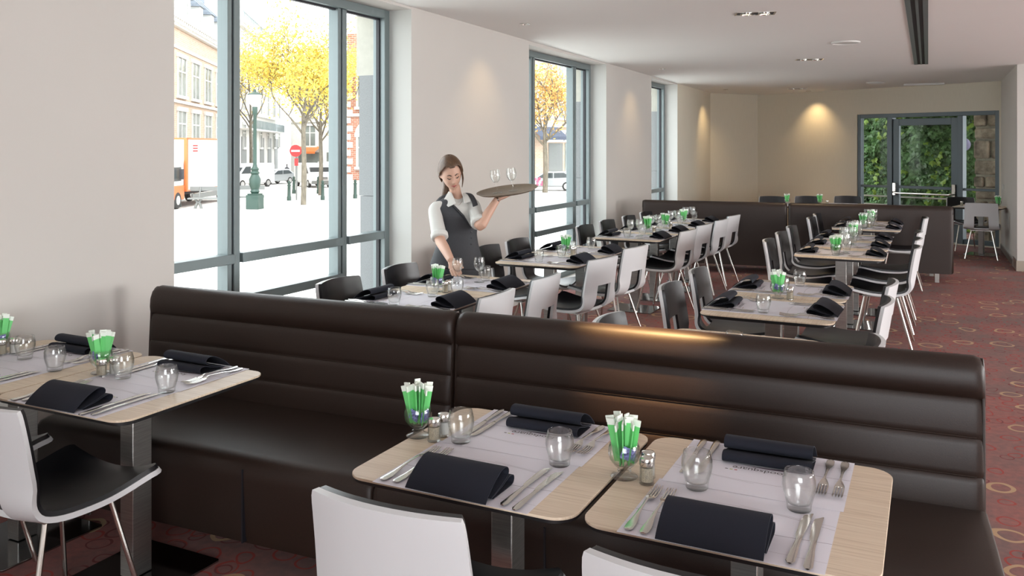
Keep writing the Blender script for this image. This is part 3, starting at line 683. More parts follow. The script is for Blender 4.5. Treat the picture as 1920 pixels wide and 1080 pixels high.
holder(-2.74, 8.98, 'the sixth table of window row, near edge', 10, 7, 0); holder(-2.70, 9.52, 'the seventh table of window row, near edge', 10, 8, 0, shk=((.06, .02),)); holder(-2.66, 10.2, 'the seventh table of window row, far edge', 10, 9, 0, shk=())
# middle row
mrow = [(3.97, 0), (5.08, 0), (5.79, 0), (7.93, 2), (8.64, 2), (9.35, 2), (10.6, 2), (11.22, 2)]
for k, (y, w_) in enumerate(mrow):
    T = ord_(k)+' table of middle row'; x = -.80+(.12 if k > 2 else 0)+(.05 if k > 5 else 0)
    table(x, y, pi/2, 'oak-topped table laid for two, '+T, 'middle row tables')
    if k == 0:
        setting(x, y, -pi/2, T, 'window', items='t', tum=(.1, .02))
    else:
        setting(x, y, -pi/2, T, 'window', wine=w_); setting(x, y, pi/2, T, 'aisle', wine=w_, far=True, items='mnfkt' if k != 1 else 'mnfk')
    chair(x-.355, y+.0, -pi/2+random.uniform(-.03, .03), 'shell chair showing its black inner face, window side of %s' % T, 'middle row chairs')
    if k != 6: chair(x+.33, y+.0, pi/2+random.uniform(-.03, .03), 'shell chair pushed in at the aisle side of %s' % T, 'middle row chairs')
holder(-.83, 5.42, 'the joint of second and third middle row tables', 10, 21); holder(-.71, 7.80, 'the fourth table of middle row, near edge', 12, 22, 0, shk=()); holder(-.66, 9.1, 'the sixth table of middle row, near edge', 10, 23, 0, shk=())
holder(-.67, 10.55, 'the seventh table of middle row', 10, 24, 0, shk=((.06, 0),)); holder(-.61, 11.1, 'the eighth table of middle row', 10, 25, 0, shk=())
# beyond the far banquette
for i, (px, nm) in enumerate(((1405, 'left'), (1488, 'middle'), (1578, 'right'))):
    p = P(px, 384.5, .75); x, y = p.x, p.y+.1
    T = '%s table beyond far banquette' % nm; table(x, y, ba, 'pale table top just showing above the dark far banquette, the %s one' % nm, 'tables beyond the far banquette')
    setting(x, y, ba, T, 'near', items='m'); setting(x, y, ba+pi, T, 'far', items='m', far=True)
    q = P((1440, 1509, 1586)[i], 372, .842); chair(q.x, y+.62, pi+ba, 'black-faced shell chair top showing beyond the far banquette, the %s one' % nm, 'chairs beyond the far banquette')
p = P(1474, 384, .75); holder(p.x, p.y+.1, 'the left side of tables beyond far banquette', 8, 31, 0, shk=())
p = P(1536, 384.5, .75); holder(p.x, p.y+.1, 'the right side of tables beyond far banquette', 8, 32, 0, shk=((.11, 0),))
# table beside the glass door
p = P(1840, 387, .75); dx_, dy_ = p.x, p.y
T = 'table beside the glass door'
table(dx_, dy_, fang*.6, 'small oak-topped table beside the glass door and right wall')
setting(dx_, dy_, fang*.6, T, 'near', items='m'); p = P(1876, 388, .75); holder(p.x-.03, p.y, 'the table beside the glass door', 8, 33, 0, shk=((-.5, .03),))
chair(dx_-.02, dy_-.46, -.06, 'white-backed shell chair with square hole, seen from behind by glass door'); chair(dx_-.20, dy_+.56, pi+.25, 'black-faced shell chair against the glass door, partly hidden')
# ================================================================== THE WAITRESS
D0 = 6.42; X0 = (858-960)*D0/FPX
wx, wy = cw(X0, D0); WR = empty('person', (wx, wy, 0), TH, 'waitress in grey vest and white shirt carrying a round tray and setting a glass down', 'person')
def ring(c, rx, ry, n=24, roll=0, pitch=0, ex=2.0, yaw=0):
    out = []; E_ = Matrix.Rotation(yaw, 3, 'Z') @ Matrix.Rotation(roll, 3, 'Y') @ Matrix.Rotation(pitch, 3, 'X')
    for j in range(n):
        a = 2*pi*j/n; ca, sa = cos(a), sin(a)
        out.append(Vector(c)+E_ @ Vector((rx*abs(ca)**(2/ex)*(1 if ca > 0 else -1), ry*abs(sa)**(2/ex)*(1 if sa > 0 else -1), 0)))
    return out
# body frame: x to the picture's right, -y towards the camera, z up
Hc = Vector((-.046, -.075, 1.480)); HR = Matrix.Rotation(R(-10), 3, 'Y') @ Matrix.Rotation(R(14), 3, 'Z') @ Matrix.Rotation(R(24), 3, 'X')
def g(x, z, cx, cz, sx, sz=None): sz = sz or sx; return math.exp(-((x-cx)/sx)**2-((z-cz)/sz)**2)
def headpt(th, ph, grow=0.0, feat=True):
    """th azimuth (0 = face centre, -y), ph elevation"""
    x, y, z = sin(th)*cos(ph), -cos(th)*cos(ph), sin(ph)
    rx, ry, rz = .075, .094, .124
    X, Y, Z = x*rx, y*ry, z*rz
    if z < 0: X *= 1-.34*(-z)**1.3; Y *= 1-.10*(-z)**2*(1 if y > 0 else .2)
    if y > 0: Y *= 1.06
    if z < -.1 and y < 0: Y -= .006*min(1, (-z-.1)*2)
    if feat and y < 0:
        f = 0
        f += .019*g(X, Z, 0, -.030, .0085, .013)+.010*g(X, Z, 0, -.010, .007, .02)+.005*g(abs(X), Z, .011, -.035, .006, .006)
        f -= .011*g(abs(X), Z, .030, .004, .016, .011); f += .0065*g(abs(X), Z, .030, .003, .012, .008)
        f += .004*g(abs(X), Z, .028, .022, .02, .007)
        f += .0055*g(X, Z, 0, -.060, .017, .005)+.006*g(X, Z, 0, -.071, .014, .005)-.003*g(X, Z, 0, -.0655, .018, .0025)
        f += .007*g(X, Z, 0, -.098, .018, .012)+.004*g(abs(X), Z, .042, -.035, .016, .018)
        Y -= f
    n = Vector((x/rx, y/ry, z/rz)).normalized()
    return Vector((X, Y, Z))+n*grow
def H(p): return Hc+HR @ Vector(p)
sk = MB(); A = 56; B = 40
G = [[H(headpt(2*pi*j/A, -pi/2*.995+pi*.995*i/B)) for j in range(A)] for i in range(B+1)]
sk.loft(G)
for sx in (-1, 1): # ears
    sk.tube([H((sx*.066, .012, .012)), H((sx*.076, .018, .008)), H((sx*.078, .020, -.012)), H((sx*.070, .012, -.028))], [.010, .013, .011, .007], 8)
nk = [((.0, .0, 1.18), .085, .06), ((.0, -.002, 1.262), .062, .055), ((-.004, -.012, 1.30), .046, .046), ((-.014, -.028, 1.34), .043, .045), ((-.026, -.04, 1.40), .043, .048)]
sk.loft([ring(c, a, b, 20) for c, a, b in nk])
def limb(pts, rads, n=14, q=sk, sq=1.0): q.tube(spline(pts, 4), [rads[min(int(i/4), len(rads)-1)]+(rads[min(int(i/4)+1, len(rads)-1)]-rads[min(int(i/4), len(rads)-1)])*((i % 4)/4) for i in range(4*(len(pts)-1)+1)], n, sq=sq)
rs, re_, rw = Vector((-.165, -.07, 1.225)), Vector((-.112, -.235, 1.005)), Vector((-.012, -.50, .888))
limb([rs, (rs+re_)/2+Vector((-.008, 0, 0)), re_, (re_*.6+rw*.4), rw], [.040, .041, .040, .037, .025])
ls, le, lw = Vector((.118, .0, 1.245)), Vector((.178, -.20, 1.105)), Vector((.300, -.13, 1.292))
limb([ls, (ls+le)/2, le, (le*.6+lw*.4), lw], [.040, .040, .040, .036, .025])
def hand(wr, pd, ac, nrm, curl, q, side=1, spread=.05):
    """wrist, palm direction, across, palm normal (towards palm side)"""
    pd, ac, nrm = Vector(pd).normalized(), Vector(ac).normalized(), Vector(nrm).normalized()
    rings_ = []
    for f, w_, t_ in ((-.02, .025, .021), (.0, .026, .019), (.03, .036, .016), (.06, .041, .014), (.085, .039, .011)):
        c = wr+pd*f; rings_.append([c+ac*cos(2*pi*j/14)*w_+nrm*sin(2*pi*j/14)*t_ for j in range(14)])
    q.loft(rings_)
    for k, (off, ln) in enumerate(((-.029, .066), (-.010, .074), (.010, .070), (.029, .055))):
        b = wr+pd*.078+ac*off*side; d = pd+ac*off*side*spread*20; d.normalize(); pts = [b]; c = curl[k]
        for s_, l_ in ((.35, .42), (.75, .33), (1.1, .25)):
            dd = (d*cos(c*s_)+nrm*sin(c*s_)).normalized(); pts.append(pts[-1]+dd*ln*l_)
        q.tube(pts, [.0088, .0085, .0078, .0062], 8)
    b = wr+pd*.022-ac*.028*side; d1 = (pd*.6-ac*.75*side+nrm*.45).normalized(); d2 = (pd*.85-ac*.2*side+nrm*.5).normalized()
    q.tube([b, b+d1*.035, b+d1*.035+d2*.028, b+d1*.035+d2*.05], [.013, .0115, .0098, .007], 8)
hd_d = Vector((.05, -.11, -.085))
hand(rw, hd_d, (.9, .1, .35), (.35, -.55, -.75), (.9, 1.0, 1.05, 1.1), sk, side=-1)
lh_d = Vector((.09, .03, .028)); hand(lw, lh_d, (-.25, 1, -.1), (-.1, 0, 1), (.10, .05, .05, .1), sk, side=-1, spread=.5)
# legs reach the floor behind the tables
for sx, fy in ((-.09, .0), (.085, .06)):
    limb([(sx-.01, .02, .80), (sx, .0, .62), (sx, .01, .46), (sx, .03+fy, .26), (sx, .05+fy, .08)], [.085, .07, .052, .046, .032])
    sk.loft([ring((sx, fy-.03+.05, z), a, b, 16) for z, a, b in ((.0, .04, .11), (.03, .042, .11), (.06, .036, .07), (.10, .03, .035))])
sk.loft([ring((-.0, .0, z), a, b, 24) for z, a, b in ((.78, .14, .10), (.9, .15, .105), (1.02, .115, .085), (1.15, .13, .09), (1.22, .12, .07))])
sk.build('body', M_skin, WR, smooth=180, remesh=.0048)
# shirt with sleeves
sh = MB()
tors = [((.0, .01, .80), .172, .118), ((.0, .01, .88), .160, .115), ((.002, .012, .96), .138, .104), ((.0, .01, 1.03), .130, .099), ((-.006, .0, 1.11), .146, .110), ((-.012, -.01, 1.18), .158, .108), ((-.012, -.012, 1.235), .152, .092), ((-.006, -.004, 1.272), .115, .070), ((-.004, .004, 1.305), .060, .052)]
def trings(g_, sel=tors, n=40): return [ring(c, a+g_, b+g_, n, roll=R(4), ex=2.3, yaw=R(8)) for c, a, b in sel]
sh.loft(trings(-.004))
def sleeve(a, e, frac, q):
    sg = 1 if a.x < 0 else -1
    pts = [a+Vector((sg*.075, .01, .012)), a+Vector((sg*.030, .0, .008)), a*.93+e*.07, a*.55+e*.45+Vector((-.004, 0, 0)), a*(1-frac)+e*frac]
    limb(pts, [.034, .044, .051, .052, .057], 16, q)
sleeve(rs, re_, .93, sh); sleeve(ls, le, .88, sh)
for a, e, f in ((rs, re_, .90), (ls, le, .86)):
    c = a*(1-f)+e*f; d = (e-a).normalized(); sh.tube([c-d*.028, c-d*.024, c+d*.012, c+d*.016], [.058, .0645, .0645, .058], 18)
sh.build('shirt', M_shirt, WR, smooth=180, remesh=.006)
# collar flaps and open placket
cl_ = MB()
def flap(pts, th=.004, q=cl_):
    n = (Vector(pts[1])-Vector(pts[0])).cross(Vector(pts[2])-Vector(pts[0])).normalized()*th
    k = len(pts); q.add([Vector(p)+n for p in pts]+[Vector(p)-n for p in pts], [tuple(range(k)), tuple(range(k, 2*k))[::-1]]+[(i, (i+1) % k, k+(i+1) % k, k+i) for i in range(k)])
flap([(-.062, -.030, 1.345), (-.040, -.075, 1.335), (-.004, -.125, 1.262), (-.058, -.128, 1.235), (-.100, -.075, 1.275)])
flap([(.050, -.030, 1.335), (.046, -.070, 1.322), (.056, -.112, 1.262), (.098, -.086, 1.270), (.100, -.03, 1.300)])
flap([(-.068, .02, 1.33), (-.062, -.030, 1.345), (-.100, -.075, 1.275), (-.105, .02, 1.275)]); flap([(.050, .03, 1.32), (.050, -.030, 1.335), (.100, -.03, 1.300), (.095, .03, 1.28)])
cl_.build('collar', M_shirt, WR, bevel=.002, smooth=40)
# vest: sheet around the torso, open in a deep V, buttoned, flared hem
vt = [((.0, .012, .775), .206, .145), ((.0, .012, .82), .192, .136), ((.0, .011, .88), .170, .124), ((.002, .012, .96), .146, .111), ((.0, .01, 1.03), .138, .107), ((-.004, .003, 1.08), .146, .114), ((-.006, -.002, 1.12), .153, .119), ((-.010, -.008, 1.155), .158, .119), ((-.012, -.01, 1.185), .160, .116), ((-.016, -.012, 1.215), .157, .106), ((-.012, -.012, 1.245), .146, .092), ((-.008, -.006, 1.272), .122, .078), ((-.005, .0, 1.292), .092, .066)]
NV = 64; G = [ring(c, a+.004, b+.004, NV, roll=R(4), ex=2.3, yaw=R(8)) for c, a, b in vt]
fine = []
for i in range(len(G)-1):
    for k in range(3): fine.append([G[i][j].lerp(G[i+1][j], k/3) for j in range(NV)])
fine.append(G[-1])
EL = [(1.075, .108), (1.17, .050), (1.255, -.030), (1.31, -.09)]; ER = [(1.075, .114), (1.12, .134), (1.18, .136), (1.28, .112), (1.31, .09)]
def lin(tab, z):
    for (a, u), (b, v) in zip(tab, tab[1:]):
        if z <= b: return u+(v-u)*(z-a)/(b-a)
    return tab[-1][1]
def vmask(i, j):
    p = (fine[i][j]+fine[min(i+1, len(fine)-1)][(j+1) % NV])/2
    if p.y < .0 and p.z > 1.075 and lin(EL, p.z) < p.x < lin(ER, p.z): return False
    if p.z > 1.12 and (p.x < -.142 or p.x > .128) and p.z < 1.235 and -.07 < p.y < .06: return False
    return True
def vs_(x, z, out=.006):
    q = min((p for row in fine for p in row if p.y < -.01), key=lambda p: abs(p.x-x)+abs(p.z-z)*1.2); return Vector((x, q.y-out, z))
MB().shell(fine, vmask, -.003, .004, wrap=True).build('vest', M_vest, WR, smooth=180, sub=1)
lp = MB()
lp.tube([vs_(lin(EL, z), z) for z in (1.265, 1.22, 1.17, 1.12, 1.08)], [.008, .013, .014, .011, .005], 8, sq=.4); lp.tube([vs_(lin(ER, z)-.004, z) for z in (1.265, 1.22, 1.17, 1.12, 1.08)], [.007, .010, .010, .008, .005], 8, sq=.4)
lp.tube(spline([(.066, .03, 1.322), (.098, -.02, 1.316), (.128, -.068, 1.272), (.142, -.098, 1.20), (.130, -.112, 1.10)], 3), [.022]*7+[.023, .022, .020, .018, .014, .010], 10, sq=.45)
lp.tube(spline([(-.075, .03, 1.312), (-.118, -.01, 1.296), (-.150, -.055, 1.25), (-.140, -.105, 1.19), (-.118, -.122, 1.12)], 3), [.026]*7+[.028, .026, .024, .020, .016, .010], 10, sq=.45)
lp.build('lapel', M_vest, WR, smooth=60)
bt = MB()
for z in (1.045, 1.0, .955): bt.lathe([(.0, 0), (.007, 0), (.007, .003), (0, .004)], 10, M=Matrix.Translation(vs_(.108, z, .004)) @ Matrix.Rotation(R(40), 4, 'Z') @ Matrix.Rotation(R(90), 4, 'X'))
bt.build('buttons', M_gasket, WR)
# skirt / apron and trousers below
MB().loft([ring((.0, .0, z), a, b, 30) for z, a, b in ((.50, .17, .14), (.66, .178, .142), (.80, .180, .132), (.88, .160, .118))]).build('skirt', M_vest, WR, smooth=180)
for sx, fy in ((-.09, .0), (.085, .06)): MB().loft([ring((sx, fy*(1-min(1, z*2))+.02, z), a, a*1.05, 16) for z, a in ((.05, .058), (.2, .062), (.5, .08), (.6, .085))]).build('trousers', M_vest, WR, smooth=180)
# hair: cap outside the face, ponytail, side lock
NA, NB = 72, 48; G = [[H(headpt(2*pi*j/NA, -pi/2*.98+pi*.98*i/NB, .010+.006*max(0, sin(-pi/2+pi*i/NB)), False)) for j in range(NA)] for i in range(NB+1)]
def hmask(i, j):
    th = 2*pi*(j+.5)/NA; ph = -pi/2+pi*(i+.5)/NB; a = abs((th+pi) % (2*pi)-pi)
    if a < .55: return ph > .62+.25*a
    if a < 1.35: return ph > .76-.66*(a-.55)
    if a < 1.75: return ph > .05 -.2*(a-1.35)
    return ph > -.55
hc = MB().shell(G, hmask, -.009, .002, wrap=True)
hc.build('hair', M_hair, WR, smooth=180, sub=1)
pt_ = MB(); pt_.tube(spline([H((0, .085, .03)), H((-.01, .115, -.01)), Vector((-.085, .05, 1.39)), Vector((-.105, .06, 1.28)), Vector((-.11, .075, 1.16))], 4), [.03]*4+[.03, .031, .032, .03]+[.028]*4+[.026, .022, .016, .01, .004], 12); pt_.tube(spline([H((.070, -.045, .055)), H((.079, -.040, .0)), H((.078, -.042, -.05)), H((.066, -.050, -.105))], 4), [.007]*8+[.006, .005, .004, .003, .002], 7, sq=.6)
pt_.build('hair_lock', M_hair, WR, smooth=180)
def onface(x, z, out=.001):
    best = min(((abs(q.x-x)+abs(q.z-z)), q) for i in range(120) for j in range(-22, 23) for q in [headpt(j*.03, -1.2+i*.02)])[1]
    return H((x, best.y-out, z))
br_ = MB()
for sx in (-1, 1): br_.tube([onface(sx*.014, .0215), onface(sx*.028, .0285), onface(sx*.044, .0225)], [.0032, .0034, .0016], 6)
br_.build('eyebrows', M_dark, WR)
ey = MB()
for sx in (-1, 1): ey.tube([onface(sx*.017, -.001), onface(sx*.030, -.0055), onface(sx*.045, .0015)], [.0022, .0042, .0022], 6)
ey.build('eyelashes', M_dark, WR)
li = MB(); li.tube([onface(-.021, -.0625, .0), onface(-.009, -.0615, .0015), onface(0, -.0625, .002), onface(.009, -.0615, .0015), onface(.021, -.0625, .0)], [.0012, .003, .0026, .003, .0012], 8); li.tube([onface(-.018, -.0655, .0), onface(0, -.071, .002), onface(.018, -.0655, .0)], [.0012, .004, .0012], 8)
li.build('lips', M_lip, WR)
bc = lw+lh_d.normalized()*.004; MB().tube([bc+Vector((0, 0, 0)), bc-lh_d.normalized()*.014], .0285, 20).build('bracelet', M_chrome, WR)
nkl = MB().tube(spline([(-.05, -.03, 1.30), (-.03, -.07, 1.272), (.010, -.088, 1.245), (.035, -.06, 1.272), (.045, -.02, 1.30)], 5), .0014, 6).build('necklace', M_chrome, WR)
# what she carries: top-level things
MW = Matrix.Translation((wx, wy, 0)) @ Matrix.Rotation(TH, 4, 'Z')
tc_ = MW @ Vector((.375, -.085, 1.345))
TR = Matrix.Rotation(TH, 4, 'Z') @ Matrix.Rotation(R(-7), 4, 'Y') @ Matrix.Rotation(R(6), 4, 'X')
tr = MB().lathe([(0, 0), (.205, 0), (.222, .012), (.230, .014), (.230, .0165), (.220, .015), (.203, .004), (0, .004)], 56).build('serving_tray', M_tray, loc=tc_, rot=TR.to_euler(), smooth=50)
tag(tr, 'round brown serving tray held up on the waitress\'s hand', 'tray')
for x, y, s_ in ((-.075, -.02, 'left'), (.045, -.02, 'right')):
    p = tc_+TR @ Vector((x, y, .0045)); put('wine', p, 0, 'empty wine glass on the serving tray, the %s of two' % s_, 'wine glass', 'wine glasses', rot=tuple(TR.to_euler()))
# glasses on the second table of the window row near her hand
hp = MW @ (rw+hd_d.normalized()*.115+Vector((.012, -.02, -.03)))
put('wine', (hp.x, hp.y, TZ+.0017), 0, 'wine glass the waitress is setting down with her hand', 'wine glass', 'wine glasses')
p = P(857, 553, .75); put('tumbler', (p.x, p.y, TZ+.0017), 0, 'glass tumbler just in front of the waitress\'s lowered hand', 'glass', 'glass tumblers')
# ================================================================== OUTSIDE, THE SQUARE
GZ = -1.9
MB().box(-170, -4.44, -60, 200, GZ-.2, GZ).build('square_ground', M_sq, smooth=0, kind=S)
def gp(px, py): p = P(px, py, GZ); return p.x, p.y
def PX(px, d, z=GZ): x, y = cw((px-960)*d/FPX, d); return Vector((x, y, z))
def zat(py, d): return CAMH-(py-HOR)*d/FPX
def building(name, label, A, B, zt, m_wall, wins, bands=(), extra=None, depth=12, roof=None, cat='building'):
    """A,B ground points left/right as seen; windows (s0,s1,z0,z1,kind) with s in metres along A->B"""
    d = B-A; L = Vector((d.x, d.y, 0)).length; a = atan2(d.y, d.x); r = empty(name, (A.x, A.y, GZ), a, label, cat)
    MB().box(0, L, .0, depth, 0, zt-GZ).build('wall', m_wall, r, smooth=0)
    for s0, s1, z0, z1, kd in wins:
        z0 -= GZ; z1 -= GZ; wd = s1-s0; f = MB(); t_ = .16
        f.box(s0-t_, s0, -.10, .02, z0, z1).box(s1, s1+t_, -.10, .02, z0, z1).box(s0-t_*1.6, s1+t_*1.6, -.16, .02, z1, z1+.28).box(s0-t_*1.6, s1+t_*1.6, -.2, .02, z0-.2, z0)
        f.box((s0+s1)/2-.07, (s0+s1)/2+.07, -.06, .02, z0, z1).box(s0, s1, -.06, .02, z0+(z1-z0)*.62, z0+(z1-z0)*.62+.1)
        if kd == 'arch':
            f.tube([((s0+s1)/2+cos(q)*(wd/2+.1), -.05, z1+.28+sin(q)*wd*.5) for q in [pi*k/8 for k in range(9)]], .16, 6)
        w_ = f.build('window', M_stoneW, r, smooth=0)
        MB().box(s0, s1, -.02, .01, z0, z1).build('pane', M_paneX, w_, smooth=0)
    for s0, s1, z0, z1, out in bands: MB().box(s0, s1, -out, .01, z0-GZ, z1-GZ).build('cornice', M_stoneW, r, smooth=0)
    if roof:
        zr, inset, m_ = roof; z0 = zt-GZ; z1 = zr-GZ
        MB().add([(0, 0, z0), (L, 0, z0), (L, depth, z0), (0, depth, z0), (inset*.4, inset, z1), (L-inset*.4, inset, z1), (L-inset*.4, depth-inset, z1), (inset*.4, depth-inset, z1)],
                 [(0, 1, 5, 4), (1, 2, 6, 5), (2, 3, 7, 6), (3, 0, 4, 7), (4, 5, 6, 7)]).build('roof', m_, r, smooth=0)
    if extra: extra(r, L)
    return r
def FP(t): # facade line of the left side of the square
    r0, d0 = -23.5-.139*t, 60+t; x, y = cw(r0, d0); return Vector((x, y, 0))
def sF(px): u = (px-960)/FPX; return (u*60+23.5)/(-.139-u)
def zF(py, t): return zat(py, 60+t)
sc = sqrt(1+.139**2)
# brick building with stone windows: t -12 .. 22
O = -12
def cvt(px): return (sF(px)-O)*sc
wins = []
s = 1.0
bay = [(sF(a)-O, sF(b)-O) for a, b in ((310, 322), (334, 347), (361, 378), (389, 404))]; per = bay[2][0]-bay[1][0]
cs = [((sF(340)-O)+per*k)*sc for k in range(-3, 5)]
for c in cs:
    if c < 1.5 or c > 33.5: continue
    wins += [(c-1.15, c+1.15, 5.3, 8.0, ''), (c-1.15, c+1.15, 1.35+.4, 4.2, ''), (c-.9, c+.9, -1.0, .7-.1, 'arch')]
def dorm(r, L):
    for c in cs:
        if not 2 < c < 33: continue
        MB().box(c-.65, c+.65, .5, 2.4, 12.8, 14.9).build('dormer', M_stoneW, r, smooth=0)
        MB().box(c-.35, c+.35, .46, .52, 13.1, 14.5).build('dormer_pane', M_paneX, r, smooth=0)
        MB().add([(c-.9, .3, 14.9), (c+.9, .3, 14.9), (c+.9, 2.6, 17), (c-.9, 2.6, 17), (c-.9, 2.6, 14.9), (c+.9, 2.6, 14.9)], [(0, 1, 2, 3), (0, 4, 3), (1, 2, 5), (0, 1, 5, 4), (2, 3, 4, 5)]).build('dormer_roof', M_slate, r, smooth=0)
    for k in range(70): pass
    MB().box(0, L, -.55, .6, 12.35, 12.75).box(0, L, -.3, .1, 11.9, 12.35).build('eaves', M_stoneW, r, smooth=0)
    q = MB()
    for k in range(int(L/.6)): q.box(k*.6+.1, k*.6+.35, -.5, -.28, 12.05, 12.35)
    q.build('dentils', M_stoneW, r, smooth=0)
building('brick_building', 'tan brick building with white stone windows, dormers and slate roof behind the truck', FP(O), FP(22.5), 10.45, M_brick, wins,
         [(0, 34.8, 4.75, 4.95, .15), (0, 34.8, .95+.25, 1.45, .2), (0, 34.8, 8.55, 8.75, .1)], dorm, roof=(19, 6.5, M_slate))
# white stone building with mansard blocks: t 23..54
w2 = []
for c in (3.5, 9, 14.5, 20, 25.5, 30):
    for z0, z1 in ((9.8, 12.2), (5.4, 8.0), (1.6, 3.9)): w2.append((c-.8, c+.8, z0, z1, ''))
def mans(r, L):
    q = MB()
    for k in range(5): q.box(.5+k*5.8, 3.9+k*5.8, .3, 3.2, 16.3, 21.5)
    q.build('attic_bay', M_stoneW, r, smooth=0)
    MB().box(0, L, -.5, .5, 15.4, 15.9).build('balcony', M_stoneW, r, smooth=0)
    q = MB()
    for k in range(int(L/.5)): q.box(k*.5, k*.5+.06, -.6, -.55, 15.9, 16.8)
    q.box(0, L, -.62, -.54, 16.75, 16.85).build('railing', M_frame, r, smooth=0)
    MB().box(0, L, -1.2, .1, 5.25, 5.4).build('awning_slab', M_stoneW, r, smooth=0)
    q = MB()
    for k in range(int(L/.45)): q.box(k*.45, k*.45+.05, -1.2, -1.15, 5.4, 6.3)
    q.build('balcony_railing', M_frame, r, smooth=0)
    for k in range(5): MB().box(2+k*6, 5+k*6, -.05, .1, .1, 4.6).build('shopfront', M_grey, r, smooth=0)
building('white_stone_building', 'long white stone building with attic bays beyond the street lamp', FP(23), FP(50), 14.2, M_stoneW, w2, [(0, 27.4, 13.8, 14.4, .6), (0, 27.4, 8.9, 9.2, .3), (0, 27.4, 5.0-GZ*0, 5.3, .3)], mans, depth=10)
a0, b0 = FP(38), FP(50.5); building('slate_tower', 'tall blue grey slate-clad block rising over the white stone building', a0+Vector(((b0-a0).y*-.3, (b0-a0).x*.3, 0)), b0+Vector(((b0-a0).y*-.3, (b0-a0).x*.3, 0)), 30, M_slate, [], depth=8)
# buildings closing the square behind the trees
w3 = [(2+4*k, 3.6+4*k, z0, z0+2.4, '') for k in range(9) for z0 in (1.8, 5.4, 9.0)]
def shops(r, L):
    for k in range(9): MB().box(1.2+4*k, 4.3+4*k, -.06, .1, .2, 2.9).build('shopfront', M_paneX, r, smooth=0)
    for k in range(0, 9, 2): MB().add([(1+4*k, 0, 3.6), (4.4+4*k, 0, 3.6), (4.4+4*k, -1.3, 3.0), (1+4*k, -1.3, 3.0), (1+4*k, -1.3, 2.75), (4.4+4*k, -1.3, 2.75)], [(0, 1, 2, 3), (3, 2, 5, 4)]).build('awning', M_red if k else M_orange, r, smooth=0)
building('pale_shop_building', 'pale building with red shop awnings behind the yellow tree', PX(545, 104), PX(690, 100), 12.5-2, M_stoneW, [w for w in w3 if w[1] < 9], [(0, 9.3, 8.3, 8.6, .3), (0, 9.3, 4.6, 4.8, .2)], shops)
def quoin(r, L):
    q = MB()
    for k in range(16): q.box(-.02, .5 if k % 2 else .32, -.04, .1, .5+k*.6, .5+k*.6+.42)
    q.build('quoins', M_stoneW, r, smooth=0); MB().box(0, L, -.12, .1, 0, 1.1).build('stone_base', M_stoneW, r, smooth=0)
building('red_brick_building', 'red brick building with white quoins and arched window beside the granite pier', PX(651, 63), PX(760, 61), 10, M_brickR, [(1.0, 2.4, .2, 2.4, 'arch'), (1.0, 2.4, 4.6, 7.0, '')], [(0, 4.4, 3.9, 4.1, .15)], quoin)
# through the second window: brick house with gable, shopfront
def shopf(r, L):
    MB().box(1.0, L-.5, -.3, .1, 4.0, 5.1).build('fascia', M_plW, r, smooth=0)
    MB().add([(-1.0, 0, 5.6), (2.6, 0, 5.6), (2.6, -1.6, 4.5), (-1.0, -1.6, 4.5), (-1.0, -1.6, 4.2), (2.6, -1.6, 4.2)], [(0, 1, 2, 3), (3, 2, 5, 4)]).build('awning', M_awn, r, smooth=0)
    MB().box(1.7, 3.6, -.05, .1, .2, 3.9).build('shop_window', M_grey, r, smooth=0); MB().box(3.9, 6.5, -.05, .1, .2, 3.9).build('shop_window', M_paneX, r, smooth=0)
    text_mesh('VIS', 1.5, M_ink, 'shop_letters', r, (4.0, -.32, 4.05), (pi/2, 0, 0))
    MB().add([(1.3, .1, 11.9), (6.6, .1, 11.9), (3.9, .1, 16.0), (1.3, 3, 11.9), (6.6, 3, 11.9), (3.9, 3, 16.0)], [(0, 1, 2), (3, 5, 4), (0, 2, 5, 3), (1, 4, 5, 2)]).build('gable', M_brick, r, smooth=0)
    MB().tube([(.2, -.1, 12.2), (.2, -.1, 12.3), (.2, -.1, 15.5), (.2, -.1, 15.7)], [.9, 1.0, .9, .2], 10).build('turret', M_stoneW, r)
building('gabled_brick_house', 'orange brick house with gable and white shop sign seen through the second window', PX(1004, 78), PX(1085, 82), 11, M_brick, [(3.0, 4.4, 4.4, 6.6, ''), (.3, 1.3, 4.4, 6.6, ''), (3.0, 4.4, 7.9, 9.6, '')], [(0, 4.9, 3.5, 3.8, .3), (0, 4.9, 7.2, 7.4, .2)], shopf)

